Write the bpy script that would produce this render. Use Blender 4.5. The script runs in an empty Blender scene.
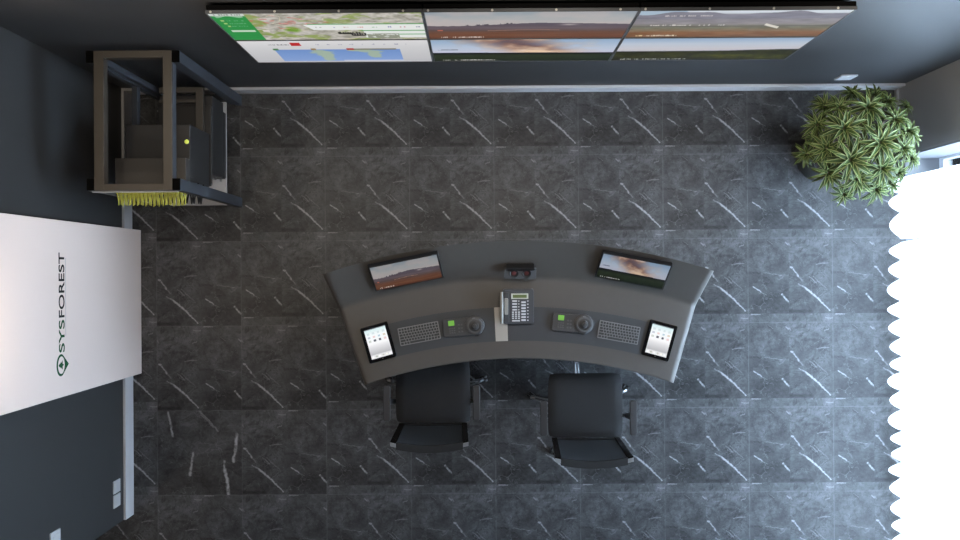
import bpy, bmesh, math, random
import numpy as np
from mathutils import Vector, Matrix, Euler
random.seed(7)
rng = np.random.default_rng(5)
S = bpy.context.scene
COL = S.collection
PI = math.pi
R = math.radians

# ------------------------------------------------------------------ camera
H = 7.35; F = 1035.0; TH = 0.0063
cam = bpy.data.objects.new('camera', bpy.data.cameras.new('camera'))
COL.objects.link(cam); S.camera = cam
cam.location = (0, 0, H)
cam.data.sensor_width = 36; cam.data.lens = F / 960 * 36
cam.data.clip_start = 0.05; cam.data.clip_end = 60
cam.rotation_euler = (2.0 / F, 0, -TH)

def at(px, py, z=0.0):
    """measured point of the survey -> metres at height z"""
    dx, dy = px - 480, 272 - py
    k = (H - z) / F
    return Vector(((dx * math.cos(TH) + dy * math.sin(TH)) * k, (-dx * math.sin(TH) + dy * math.cos(TH)) * k, z))

# ------------------------------------------------------------------ materials
def lin(c):
    c = c / 255.0
    return c / 12.92 if c <= 0.04045 else ((c + 0.055) / 1.055) ** 2.4
def rgb(r, g, b): return (lin(r), lin(g), lin(b), 1)

def new_mat(name):
    m = bpy.data.materials.new(name); m.use_nodes = True
    nt = m.node_tree
    return m, nt, nt.nodes['Principled BSDF']

def mat(name, col, rough=0.5, metal=0.0, noise=0.0, scale=8.0, bump=0.0, bscale=200.0, spec=0.5, emit=None, estr=0.0, coat=0.0):
    m, nt, b = new_mat(name)
    b.inputs['Roughness'].default_value = rough
    b.inputs['Metallic'].default_value = metal
    b.inputs['Specular IOR Level'].default_value = spec
    b.inputs['Coat Weight'].default_value = coat
    tc = nt.nodes.new('ShaderNodeTexCoord')
    nz = nt.nodes.new('ShaderNodeTexNoise'); nz.inputs['Scale'].default_value = scale
    nz.inputs['Detail'].default_value = 4
    nt.links.new(tc.outputs['Object'], nz.inputs['Vector'])
    mr = nt.nodes.new('ShaderNodeMapRange')
    mr.inputs['To Min'].default_value = 1 - noise; mr.inputs['To Max'].default_value = 1 + noise
    nt.links.new(nz.outputs['Fac'], mr.inputs['Value'])
    mx = nt.nodes.new('ShaderNodeVectorMath'); mx.operation = 'SCALE'
    mx.inputs[0].default_value = col[:3]
    nt.links.new(mr.outputs[0], mx.inputs['Scale'])
    nt.links.new(mx.outputs[0], b.inputs['Base Color'])
    if bump:
        n2 = nt.nodes.new('ShaderNodeTexNoise'); n2.inputs['Scale'].default_value = bscale
        nt.links.new(tc.outputs['Object'], n2.inputs['Vector'])
        bp = nt.nodes.new('ShaderNodeBump'); bp.inputs['Strength'].default_value = bump
        bp.inputs['Distance'].default_value = 0.002
        nt.links.new(n2.outputs['Fac'], bp.inputs['Height'])
        nt.links.new(bp.outputs[0], b.inputs['Normal'])
    if emit:
        b.inputs['Emission Color'].default_value = emit
        b.inputs['Emission Strength'].default_value = estr
    return m

M = {}
M['wall'] = mat('wall_paint', (0.0235, 0.0232, 0.0238, 1), 0.55, noise=0.12, scale=2.5, bump=0.15, bscale=120)
M['wall_pier'] = mat('pier_paint', (0.28, 0.285, 0.29, 1), 0.6, noise=0.08, scale=2)
M['skirt'] = mat('skirting_paint', (0.45, 0.44, 0.445, 1), 0.35, noise=0.05, scale=5)
M['white_panel'] = mat('white_panel', (0.66, 0.545, 0.49, 1), 0.6, noise=0.02, scale=2)
M['text_dark'] = mat('lettering_black', (0.006, 0.007, 0.007, 1), 0.7, spec=0.1)
M['text_green'] = mat('lettering_green', (0.004, 0.055, 0.018, 1), 0.7, spec=0.1)
M['text_grey'] = mat('lettering_grey', (0.35, 0.35, 0.35, 1), 0.5)
M['bezel'] = mat('display_bezel', (0.055, 0.057, 0.06, 1), 0.4, noise=0.1)
M['black'] = mat('black_plastic', (0.006, 0.006, 0.007, 1), 0.4, noise=0.1)
M['dead_black'] = mat('matt_black', (0.0015, 0.0015, 0.0015, 1), 0.9, spec=0.05)
M['black_gloss'] = mat('black_gloss', (0.004, 0.004, 0.005, 1), 0.12)
M['screw'] = mat('screw_metal', (0.5, 0.48, 0.44, 1), 0.3, 0.3)
M['desk'] = mat('desk_laminate', (0.064, 0.058, 0.052, 1), 0.5, noise=0.05, scale=30, bump=0.06, bscale=400)
M['desk_inlay'] = mat('desk_inlay', (0.034, 0.037, 0.042, 1), 0.5, noise=0.06, scale=20, bump=0.1, bscale=500)
M['desk_strip'] = mat('desk_divider', (0.33, 0.31, 0.28, 1), 0.45, noise=0.04)
M['fabric'] = mat('chair_fabric', (0.0075, 0.0078, 0.009, 1), 0.8, noise=0.15, scale=40, bump=0.3, bscale=500)
M['mesh_fab'] = mat('chair_mesh', (0.013, 0.016, 0.020, 1), 0.6, noise=0.2, scale=60, bump=0.4, bscale=700)
M['arm'] = mat('arm_pad', (0.022, 0.022, 0.023, 1), 0.6, noise=0.08)
M['chrome'] = mat('polished_metal', (0.24, 0.245, 0.25, 1), 0.30, 1.0, noise=0.05)
M['alu'] = mat('grey_metal', (0.20, 0.205, 0.21, 1), 0.4, 0.4, noise=0.05)
M['rack_top'] = mat('rack_bronze_warm_lit', (0.052, 0.044, 0.035, 1), 0.5, 0.1, noise=0.15, scale=10)  # brown of the top rails is warm overhead light put into the colour
M['rack_side'] = mat('rack_slate', (0.032, 0.037, 0.045, 1), 0.5, 0.1, noise=0.1)
M['rack_unit'] = mat('server_case', (0.018, 0.017, 0.017, 1), 0.5, 0.1, noise=0.15)
M['rack_unit2'] = mat('patch_case', (0.034, 0.030, 0.026, 1), 0.5, 0.1, noise=0.15)
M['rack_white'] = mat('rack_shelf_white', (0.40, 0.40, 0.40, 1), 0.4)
M['yellow'] = mat('cable_yellow', (0.42, 0.42, 0.055, 1), 0.5)
M['led'] = mat('lamp_lime', (0.6, 0.7, 0.1, 1), 0.4, emit=(0.75, 0.8, 0.15, 1), estr=0.45)
M['kb_frame'] = mat('keyboard_plate', (0.20, 0.205, 0.21, 1), 0.45, 0.2)
M['key'] = mat('keyboard_key', (0.030, 0.031, 0.034, 1), 0.5, noise=0.1)
M['ctrl'] = mat('controller_case', (0.042, 0.043, 0.046, 1), 0.45, noise=0.1)
M['ctrl_btn'] = mat('controller_button', (0.075, 0.078, 0.082, 1), 0.5)
M['lcd_green'] = mat('lcd_green', (0.10, 0.26, 0.04, 1), 0.4, emit=rgb(110, 175, 60), estr=0.45)
M['phone'] = mat('phone_case', (0.050, 0.053, 0.060, 1), 0.42, noise=0.05)
M['phone_light'] = mat('phone_handset', (0.25, 0.25, 0.235, 1), 0.4)
M['phone_btn'] = mat('phone_button', (0.55, 0.56, 0.58, 1), 0.4)
M['lcd_frame'] = mat('lcd_frame', (0.50, 0.52, 0.45, 1), 0.4)
M['lcd_dark'] = mat('lcd_olive', (0.10, 0.13, 0.04, 1), 0.3)
M['red_socket'] = mat('socket_red', (0.07, 0.014, 0.014, 1), 0.4)
M['pot'] = mat('pot_glaze', (0.012, 0.013, 0.015, 1), 0.35, noise=0.1)
M['soil'] = mat('soil', (0.02, 0.014, 0.01, 1), 0.9, noise=0.5, scale=60, bump=1, bscale=90)
M['bark'] = mat('bark', (0.10, 0.075, 0.05, 1), 0.8, noise=0.3, scale=30, bump=0.5, bscale=60)
M['plate'] = mat('wall_plate', (0.46, 0.46, 0.47, 1), 0.35)
M['frame_white'] = mat('window_frame_paint', (0.6, 0.62, 0.65, 1), 0.4)
M['reveal'] = mat('reveal_paint', (0.20, 0.21, 0.23, 1), 0.6)

def attr_mat(name, emission):
    m, nt, b = new_mat(name)
    a = nt.nodes.new('ShaderNodeAttribute'); a.attribute_name = 'Col'
    if emission:
        b.inputs['Base Color'].default_value = (0.004, 0.004, 0.004, 1)
        b.inputs['Roughness'].default_value = 0.5
        b.inputs['Specular IOR Level'].default_value = 0.1
        nt.links.new(a.outputs['Color'], b.inputs['Emission Color'])
        b.inputs['Emission Strength'].default_value = emission
    else:
        nt.links.new(a.outputs['Color'], b.inputs['Base Color'])
        b.inputs['Roughness'].default_value = 0.6
        b.inputs['Specular IOR Level'].default_value = 0.25
        b.inputs['Subsurface Weight'].default_value = 0.0
    return m
M['screen'] = attr_mat('lit_screen', 0.86)
M['screen_dim'] = attr_mat('dim_screen', 0.62)
M['screen_bright'] = attr_mat('bright_screen', 1.0)
M['leaf'] = attr_mat('leaf', 0)

# glass: thin clear pane
def glass_mat():
    m, nt, b = new_mat('window_glass')
    tr = nt.nodes.new('ShaderNodeBsdfTransparent'); tr.inputs[0].default_value = (0.93, 0.96, 0.97, 1)
    gl = nt.nodes.new('ShaderNodeBsdfGlossy'); gl.inputs['Roughness'].default_value = 0.03
    fr = nt.nodes.new('ShaderNodeFresnel'); mx = nt.nodes.new('ShaderNodeMixShader')
    nt.links.new(fr.outputs[0], mx.inputs[0]); nt.links.new(tr.outputs[0], mx.inputs[1]); nt.links.new(gl.outputs[0], mx.inputs[2])
    nt.links.new(mx.outputs[0], nt.nodes['Material Output'].inputs[0])
    return m
M['glass'] = glass_mat()
def curtain_mat():
    m, nt, b = new_mat('sheer_curtain')
    di = nt.nodes.new('ShaderNodeBsdfDiffuse'); di.inputs[0].default_value = (0.85, 0.88, 0.92, 1)
    tl = nt.nodes.new('ShaderNodeBsdfTranslucent'); tl.inputs[0].default_value = (0.88, 0.93, 0.98, 1)
    tr = nt.nodes.new('ShaderNodeBsdfTransparent')
    m1 = nt.nodes.new('ShaderNodeMixShader'); m1.inputs[0].default_value = 0.80
    m2 = nt.nodes.new('ShaderNodeMixShader'); m2.inputs[0].default_value = 0.03
    tc = nt.nodes.new('ShaderNodeTexCoord'); wv = nt.nodes.new('ShaderNodeTexNoise'); wv.inputs['Scale'].default_value = 300
    nt.links.new(tc.outputs['Object'], wv.inputs['Vector'])
    bp = nt.nodes.new('ShaderNodeBump'); bp.inputs['Strength'].default_value = 0.1
    nt.links.new(wv.outputs['Fac'], bp.inputs['Height']); nt.links.new(bp.outputs[0], di.inputs['Normal'])
    nt.links.new(di.outputs[0], m1.inputs[1]); nt.links.new(tl.outputs[0], m1.inputs[2])
    nt.links.new(m1.outputs[0], m2.inputs[1]); nt.links.new(tr.outputs[0], m2.inputs[2])
    nt.links.new(m2.outputs[0], nt.nodes['Material Output'].inputs[0])
    return m
M['curtain'] = curtain_mat()

# ---- marble tile floor: one slab picture repeated with the tile size, as on the printed tiles
def floor_mat():
    m, nt, b = new_mat('marble_tile_floor')
    N = nt.nodes; L = nt.links
    def val(x):
        return x
    def math_(op, a, c=None, d=None, clamp=False):
        n = N.new('ShaderNodeMath'); n.operation = op; n.use_clamp = clamp
        for i, v in enumerate((a, c, d)):
            if v is None: continue
            if isinstance(v, (int, float)): n.inputs[i].default_value = v
            else: L.new(v, n.inputs[i])
        return n.outputs[0]
    add = lambda a, c: math_('ADD', a, c)
    sub = lambda a, c: math_('SUBTRACT', a, c)
    mul = lambda a, c: math_('MULTIPLY', a, c)
    def comb(x, y, z=0.0):
        n = N.new('ShaderNodeCombineXYZ')
        for i, v in enumerate((x, y, z)):
            if isinstance(v, (int, float)): n.inputs[i].default_value = v
            else: L.new(v, n.inputs[i])
        return n.outputs[0]
    def noise(v, sc, det=4, rough=0.55, dist=0.0):
        n = N.new('ShaderNodeTexNoise'); n.inputs['Scale'].default_value = sc
        n.inputs['Detail'].default_value = det; n.inputs['Roughness'].default_value = rough
        n.inputs['Distortion'].default_value = dist
        L.new(v, n.inputs['Vector']); return n.outputs['Fac']
    def rng_(v, a0, a1, b0, b1, smooth=True):
        n = N.new('ShaderNodeMapRange')
        n.interpolation_type = 'SMOOTHSTEP' if smooth else 'LINEAR'
        L.new(v, n.inputs['Value'])
        for k, x in (('From Min', a0), ('From Max', a1), ('To Min', b0), ('To Max', b1)):
            n.inputs[k].default_value = x
        return n.outputs[0]
    tc = N.new('ShaderNodeTexCoord'); sp = N.new('ShaderNodeSeparateXYZ')
    L.new(tc.outputs['Object'], sp.inputs[0])
    x, y = sp.outputs[0], sp.outputs[1]
    T = 0.6
    g = at(242.0, 410.3)           # a grout crossing
    s_ = at(282.5, 401.2)          # a corner of the printed picture
    # printed-picture cell, v grows downward in plan (towards -y)
    U0 = math_('DIVIDE', sub(x, s_.x), T); V0 = math_('DIVIDE', sub(s_.y, y), T)
    fu = math_('FRACT', add(U0, 50)); fv = math_('FRACT', add(V0, 50))
    # grout grid
    GU = math_('DIVIDE', sub(x, g.x), T); GV = math_('DIVIDE', sub(g.y, y), T)
    gu = math_('FRACT', add(GU, 50)); gv = math_('FRACT', add(GV, 50))
    iu = math_('FLOOR', add(GU, 50)); iv = math_('FLOOR', add(GV, 50))
    du = math_('MINIMUM', gu, sub(1.0, gu)); dv = math_('MINIMUM', gv, sub(1.0, gv))
    groutv = rng_(du, 0.003, 0.008, 1.0, 0.0); grouth = rng_(dv, 0.003, 0.008, 1.0, 0.0)
    grout = mul(math_('MAXIMUM', groutv, grouth), rng_(noise(comb(x, y), 9.0, 2), 0.35, 0.6, 0.3, 1.0))
    # odd tile: first tile left of and below the crossing
    odd = mul(math_('COMPARE', iu, 49.0, 0.1), math_('COMPARE', iv, 50.0, 0.1))
    alg = math_('MAXIMUM', math_('COMPARE', iu, 49.0, 0.1), mul(math_('COMPARE', iu, 50.0, 0.1), math_('GREATER_THAN', iv, 48.5)))
    def mixf(f, a, c): return add(mul(a, sub(1.0, f)), mul(c, f))
    fu = mixf(alg, fu, gu); fv = mixf(alg, fv, gv)
    P = comb(fu, fv, mul(odd, 3.7))
    wob = sub(noise(P, 12.0, 6, 0.7), 0.5); wob2 = sub(noise(comb(add(fu, 7.3), fv), 12.0, 6, 0.7), 0.5)
    pu = add(fu, mul(wob, 0.05)); pv = add(fv, mul(wob2, 0.05))
    def seg(qu, qv, a, c, w, strength):
        ax, ay = a; bx, by = c
        dx, dy = bx - ax, by - ay; l2 = dx * dx + dy * dy
        rx = sub(qu, ax); ry = sub(qv, ay)
        t = math_('DIVIDE', add(mul(rx, dx), mul(ry, dy)), l2, clamp=True)
        ex = sub(rx, mul(t, dx)); ey = sub(ry, mul(t, dy))
        d = math_('SQRT', add(mul(ex, ex), mul(ey, ey)))
        return mul(rng_(d, w * 0.08, w * 0.85, 1.0, 0.0), strength)
    segs = [((0.02, 0.45), (0.045, 0.46), .020, .9), ((0.06, 0.475), (0.11, 0.56), .019, .75), ((0.11, 0.56), (0.16, 0.615), .017, .45),
            ((0.117, 0.65), (0.20, 0.70), .018, .75), ((0.20, 0.70), (0.345, 0.82), .023, 1.0), ((0.345, 0.82), (0.485, 0.965), .017, .95),
            ((0.245, 0.56), (0.33, 0.64), .013, .6), ((0.29, 0.56), (0.44, 0.70), .012, .35), ((0.58, 0.685), (0.67, 0.745), .017, .9),
            ((0.67, 0.745), (0.74, 0.78), .012, .4), ((0.92, 0.775), (0.997, 0.86), .022, .9), ((0.965, 0.152), (0.998, 0.19), .022, .8),
            ((0.0, 0.17), (0.02, 0.20), .018, .5), ((0.55, 0.004), (0.66, 0.008), .016, .8), ((0.44, 0.055), (0.52, 0.05), .016, .6),
            ((0.42, 0.205), (0.475, 0.185), .014, .6), ((0.33, 0.415), (0.47, 0.40), .018, .55), ((0.70, 0.515), (0.92, 0.545), .010, .45),
            ((0.89, 0.545), (0.92, 0.548), .017, .6), ((0.76, 0.13), (0.81, 0.18), .012, .4), ((0.30, 0.36), (0.39, 0.30), .012, .25)]
    darks = [((0.16, 0.31), (0.37, 0.31), .03, .5), ((0.36, 0.37), (0.44, 0.36), .045, .6), ((0.66, 0.89), (0.78, 0.81), .028, .6),
             ((0.78, 0.81), (0.98, 0.81), .028, .6), ((0.0, 0.97), (0.27, 0.975), .04, .7), ((0.50, 0.52), (0.70, 0.515), .025, .4),
             ((0.70, 0.42), (0.80, 0.30), .025, .4), ((0.55, 0.30), (0.62, 0.45), .022, .35), ((0.03, 0.2), (0.15, 0.13), .03, .4), ((0.6, 0.62), (0.95, 0.66), .03, .3)]
    v = None
    for i_, (a, c, w, st) in enumerate(segs):
        big = i_ in (0, 1, 3, 4, 5, 8, 10)
        q = seg(pu, pv, a, c, w * (0.85 if big else 0.75), st * (0.9 if big else 0.55))
        v = q if v is None else math_('MAXIMUM', v, q)
    ou = add(gu, mul(wob, 0.06)); ov = add(gv, mul(wob2, 0.06))
    dk = None
    for a, c, w, st in darks:
        q = seg(pu, pv, a, c, w, st)
        dk = q if dk is None else math_('MAXIMUM', dk, q)
    o = None
    for a, c, w, st in [((0.13, 0.02), (0.18, 0.30), .02, .6), ((0.42, 0.50), (0.38, 0.76), .022, .7), ((0.94, 0.28), (0.90, 0.60), .026, .8),
                        ((0.79, 0.60), (0.80, 0.78), .018, .6), ((0.80, 0.70), (0.84, 0.99), .026, .9), ((0.50, 0.0), (0.72, 0.25), .014, .35),
                        ((0.52, 0.05), (0.66, 0.2), .012, .3)]:
        q = seg(ou, ov, a, c, w * 1.2, min(1.0, st * 1.2))
        o = q if o is None else math_('MAXIMUM', o, q)
    v = add(mul(v, sub(1.0, odd)), mul(o, odd))
    v = mul(v, rng_(noise(P, 20.0, 4), 0.34, 0.52, 0.35, 1.0))
    # faint web of hairline veins
    wv_ = N.new('ShaderNodeTexVoronoi'); wv_.feature = 'DISTANCE_TO_EDGE'; wv_.inputs['Scale'].default_value = 5.0
    dist = N.new('ShaderNodeVectorMath'); dist.operation = 'ADD'
    nn = N.new('ShaderNodeTexNoise'); nn.inputs['Scale'].default_value = 4; nn.inputs['Detail'].default_value = 5; L.new(P, nn.inputs['Vector'])
    sc_ = N.new('ShaderNodeVectorMath'); sc_.operation = 'SCALE'; sc_.inputs['Scale'].default_value = 0.55
    L.new(nn.outputs['Color'], sc_.inputs[0]); L.new(P, dist.inputs[0]); L.new(sc_.outputs[0], dist.inputs[1])
    L.new(dist.outputs[0], wv_.inputs['Vector'])
    web = mul(rng_(wv_.outputs['Distance'], 0.0, 0.035, 1.0, 0.0), rng_(noise(P, 5.0, 3), 0.45, 0.65, 0.0, 1.0))
    ridge = math_('ABSOLUTE', sub(noise(P, 3.6, 6, 0.62, 0.9), 0.5))
    dark = mul(rng_(ridge, 0.0, 0.022, 1.0, 0.0), rng_(noise(comb(fu, fv, 5.0), 4.0, 2), 0.4, 0.6, 0.2, 1.0))
    cloud = noise(comb(mul(fu, 1.0), mul(fv, 1.3), mul(odd, 2.0)), 3.2, 6, 0.66, 0.4)
    fine = noise(P, 22.0, 6, 0.7)
    # right half of the printed picture a little darker, first band lighter
    tone = add(rng_(cloud, 0.3, 0.7, 0.50, 1.55), mul(sub(fine, 0.5), 1.3))
    tone = mul(tone, rng_(fu, 0.45, 0.55, 1.08, 0.92))
    tone = mul(tone, rng_(fv, 0.0, 0.85, 1.35, 0.74))
    ridge2 = math_('ABSOLUTE', sub(noise(comb(fu, fv, 9.0), 6.5, 5, 0.6, 1.4), 0.5))
    tone = mul(tone, sub(1.0, mul(rng_(ridge2, 0.0, 0.03, 1.0, 0.0), 0.35)))
    light2 = math_('ABSOLUTE', sub(noise(comb(fu, fv, 14.0), 9.0, 5, 0.65, 1.8), 0.5))
    tone = add(tone, mul(mul(rng_(light2, 0.0, 0.012, 1.0, 0.0), rng_(noise(comb(fu, fv, 3.0), 6.0, 2), 0.5, 0.62, 0.0, 1.0)), 1.3))
    tone = mul(tone, sub(1.0, mul(dark, 0.55)))
    tone = mul(tone, sub(1.0, mul(mul(dk, sub(1.0, odd)), 0.8)))
    tone = mul(tone, sub(1.0, mul(odd, 0.15)))
    base = N.new('ShaderNodeVectorMath'); base.operation = 'SCALE'; base.inputs[0].default_value = (0.044, 0.0445, 0.046)
    L.new(tone, base.inputs['Scale'])
    def mix(fac, a, col):
        n = N.new('ShaderNodeMix'); n.data_type = 'RGBA'
        L.new(fac, n.inputs[0]); L.new(a, n.inputs[6]); n.inputs[7].default_value = col
        return n.outputs[2]
    c1 = mix(mul(web, 0.24), base.outputs[0], (0.22, 0.22, 0.23, 1))
    c2 = mix(mul(v, 0.8), c1, (0.36, 0.36, 0.37, 1))
    c3 = mix(mul(grout, 0.30), c2, (0.13, 0.13, 0.135, 1))
    L.new(c3, b.inputs['Base Color'])
    b.inputs['Roughness'].default_value = 0.42
    b.inputs['Specular IOR Level'].default_value = 0.35
    bp = N.new('ShaderNodeBump'); bp.inputs['Strength'].default_value = 0.25; bp.inputs['Distance'].default_value = 0.002
    L.new(sub(1.0, grout), bp.inputs['Height']); L.new(bp.outputs[0], b.inputs['Normal'])
    return m
M['floor'] = floor_mat()

# ------------------------------------------------------------------ object helpers
def tag(o, label=None, cat=None, group=None, kind=None):
    if label: o['label'] = label
    if cat: o['category'] = cat
    if group: o['group'] = group
    if kind: o['kind'] = kind
    return o
def empty(name, loc, rz=0.0):
    o = bpy.data.objects.new(name, None); COL.objects.link(o)
    o.location = loc; o.rotation_euler = (0, 0, rz); o.empty_display_size = 0.1
    return o
def obj(name, bm, m, parent=None, smooth=False, bevel=0.0, loc=None, rot=None):
    me = bpy.data.meshes.new(name)
    bmesh.ops.recalc_face_normals(bm, faces=bm.faces)
    bm.to_mesh(me); bm.free()
    ms = m if isinstance(m, (list, tuple)) else [m]
    for k in ms: me.materials.append(k)
    if smooth:
        for p in me.polygons: p.use_smooth = True
        try: me.set_sharp_from_angle(angle=R(38))
        except Exception: pass
    o = bpy.data.objects.new(name, me); COL.objects.link(o)
    if parent: o.parent = parent
    if loc is not None: o.location = loc
    if rot is not None: o.rotation_euler = rot
    if bevel:
        md = o.modifiers.new('bevel', 'BEVEL'); md.width = bevel; md.segments = 3; md.limit_method = 'ANGLE'; md.angle_limit = R(40)
    return o
def BM(): return bmesh.new()
def box(bm, x0, x1, y0, y1, z0, z1, mtx=None, mi=0):
    vs = [bm.verts.new((x, y, z)) for z in (z0, z1) for y in (y0, y1) for x in (x0, x1)]
    if mtx is not None:
        for v in vs: v.co = mtx @ v.co
    for f in ((0, 2, 3, 1), (4, 5, 7, 6), (0, 1, 5, 4), (1, 3, 7, 5), (3, 2, 6, 7), (2, 0, 4, 6)):
        fc = bm.faces.new([vs[i] for i in f]); fc.material_index = mi
    return bm
def rbox(bm, cx, cy, w, d, z0, z1, r=0.01, n=5, mtx=None):
    """plan-rounded slab"""
    pts = []
    for sx, sy, a0 in ((1, 1, 0), (-1, 1, 90), (-1, -1, 180), (1, -1, 270)):
        for k in range(n + 1):
            a = R(a0 + 90 * k / n)
            pts.append((cx + sx * (w / 2 - r) + r * math.cos(a), cy + sy * (d / 2 - r) + r * math.sin(a)))
    return prism(bm, pts, z0, z1, mtx)
def prism(bm, pts, z0, z1, mtx=None):
    lo = [bm.verts.new((x, y, z0)) for x, y in pts]; hi = [bm.verts.new((x, y, z1)) for x, y in pts]
    if mtx is not None:
        for v in lo + hi: v.co = mtx @ v.co
    n = len(pts)
    bm.faces.new(list(reversed(lo))); bm.faces.new(hi)
    for i in range(n): bm.faces.new((lo[i], lo[(i + 1) % n], hi[(i + 1) % n], hi[i]))
    return bm
def lathe(bm, prof, n=32, mtx=None):
    rings = []
    for r, z in prof:
        if r < 1e-5: rings.append([bm.verts.new((0, 0, z))])
        else: rings.append([bm.verts.new((r * math.cos(2 * PI * k / n), r * math.sin(2 * PI * k / n), z)) for k in range(n)])
    if mtx is not None:
        for g in rings:
            for v in g: v.co = mtx @ v.co
    for a, c in zip(rings, rings[1:]):
        if len(a) == 1 and len(c) == 1: continue
        for k in range(n):
            k2 = (k + 1) % n
            if len(a) == 1: bm.faces.new((a[0], c[k2], c[k]))
            elif len(c) == 1: bm.faces.new((a[k], a[k2], c[0]))
            else: bm.faces.new((a[k], a[k2], c[k2], c[k]))
    return bm
def tube(bm, pts, r, n=8):
    pts = [Vector(p) for p in pts]; rs = r if isinstance(r, (list, tuple)) else [r] * len(pts)
    prev = None; up = Vector((0, 0, 1)); first = None
    for i, p in enumerate(pts):
        d = (pts[min(i + 1, len(pts) - 1)] - pts[max(i - 1, 0)]).normalized()
        a = up if abs(d.dot(up)) < 0.95 else Vector((1, 0, 0))
        s = d.cross(a).normalized(); t = d.cross(s).normalized()
        ring = [bm.verts.new(p + (s * math.cos(2 * PI * k / n) + t * math.sin(2 * PI * k / n)) * rs[i]) for k in range(n)]
        if prev:
            for k in range(n): bm.faces.new((prev[k], prev[(k + 1) % n], ring[(k + 1) % n], ring[k]))
        else: first = ring
        prev = ring
    bm.faces.new(first); bm.faces.new(list(reversed(prev)))
    return bm
def kids(o): return [c for c in bpy.data.objects if c.parent == o]
def copy_tree(o, parent=None):
    c = o.copy(); COL.objects.link(c)
    if parent: c.parent = parent
    for ch in kids(o): copy_tree(ch, c)
    return c
def text_bm(s, size, bm=None, mtx=None, cx=0, cy=0, width=None, bold=0.0):
    cu = bpy.data.curves.new('t', 'FONT'); cu.body = s; cu.size = size; cu.extrude = 0.0008; cu.offset = bold
    cu.align_x = 'LEFT'
    o = bpy.data.objects.new('t', cu); COL.objects.link(o)
    dg = bpy.context.evaluated_depsgraph_get(); dg.update()
    me = o.evaluated_get(dg).to_mesh()
    vs = [v.co.copy() for v in me.vertices]
    x0 = min(v.x for v in vs); x1 = max(v.x for v in vs); y0 = min(v.y for v in vs); y1 = max(v.y for v in vs)
    bm = bm or bmesh.new()
    kx = (width / (x1 - x0)) if width else 1
    nv = []
    for v in vs:
        q = Vector(((v.x - x0) * kx, (v.y - y0), v.z))
        if mtx is not None: q = mtx @ q
        nv.append(bm.verts.new(q))
    for p in me.polygons:
        try: bm.faces.new([nv[i] for i in p.vertices])
        except ValueError: pass
    o.to_mesh_clear if False else None
    bpy.data.objects.remove(o); bpy.data.curves.remove(cu)
    return bm

# colour-attribute grids -------------------------------------------------
def srgb2lin(a):
    a = np.clip(a, 0, 255) / 255.0
    return np.where(a <= 0.04045, a / 12.92, ((a + 0.055) / 1.055) ** 2.4)
def vnoise(u, v, su, sv, seed=0, octv=4):
    out = np.zeros_like(u); amp = 1.0; tot = 0
    for o in range(octv):
        g = np.random.default_rng(seed * 31 + o).random((80, 80))
        x = (u * su * 2 ** o) % 79; y = (v * sv * 2 ** o) % 79
        xi = x.astype(int); yi = y.astype(int); fx = x - xi; fy = y - yi
        fx = fx * fx * (3 - 2 * fx); fy = fy * fy * (3 - 2 * fy)
        x2 = (xi + 1) % 80; y2 = (yi + 1) % 80
        out += amp * ((g[yi, xi] * (1 - fx) + g[yi, x2] * fx) * (1 - fy) + (g[y2, xi] * (1 - fx) + g[y2, x2] * fx) * fy)
        tot += amp; amp *= 0.55
    return out / tot
def lerp(a, b, t):
    t = np.asarray(t)[..., None]
    return np.asarray(a, float) * (1 - t) + np.asarray(b, float) * t
def ramp(t, stops):
    """stops: (pos, rgb)"""
    out = np.zeros(t.shape + (3,)); out[:] = stops[0][1]
    for (p0, c0), (p1, c1) in zip(stops, stops[1:]):
        k = np.clip((t - p0) / max(p1 - p0, 1e-6), 0, 1)
        msk = (t >= p0)[..., None]
        out = np.where(msk, lerp(c0, c1, k), out)
    return out
def put(img, mask, col):
    img[mask] = col
def textrow(img, u, v, u0, u1, v0, v1, col, seed=0, dens=0.7, pitch=0.012):
    """a row of marks too small to read"""
    r_ = np.random.default_rng(seed)
    x = u0
    while x < u1:
        w = pitch * r_.uniform(0.4, 0.9)
        if r_.random() < dens:
            a = v0 + (v1 - v0) * r_.uniform(0, 0.35)
            put(img, (u > x) & (u < x + w) & (v > a) & (v < v1), col)
        x += pitch
def screen(name, parent, w, h, nx, ny, fn, loc=(0, 0, 0), rot=(0, 0, 0), m='screen'):
    """flat lit picture in local XY, v measured from the top"""
    us = (np.arange(nx) + .5) / nx; vs = (np.arange(ny) + .5) / ny
    U, V = np.meshgrid(us, vs)
    img = srgb2lin(fn(U, V))
    xs = np.linspace(-w / 2, w / 2, nx + 1); ys = np.linspace(h / 2, -h / 2, ny + 1)
    X, Y = np.meshgrid(xs, ys)
    co = np.stack([X, Y, np.zeros_like(X)], -1).reshape(-1, 3)
    i = np.arange(nx * ny); r_ = i // nx; c = i % nx
    a = r_ * (nx + 1) + c
    faces = np.stack([a, a + nx + 1, a + nx + 2, a + 1], -1)
    me = bpy.data.meshes.new(name)
    me.vertices.add(len(co)); me.vertices.foreach_set('co', co.ravel())
    me.loops.add(4 * len(faces)); me.loops.foreach_set('vertex_index', faces.ravel().astype(np.int32))
    me.polygons.add(len(faces)); me.polygons.foreach_set('loop_start', (np.arange(len(faces)) * 4).astype(np.int32))
    me.update()
    ca = me.color_attributes.new('Col', 'FLOAT_COLOR', 'CORNER')
    cc = np.concatenate([img.reshape(-1, 3), np.ones((nx * ny, 1))], 1)
    ca.data.foreach_set('color', np.repeat(cc, 4, axis=0).astype(np.float32).ravel())
    me.materials.append(M[m])
    o = bpy.data.objects.new(name, me); COL.objects.link(o)
    o.parent = parent; o.location = loc; o.rotation_euler = rot
    return o

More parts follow.
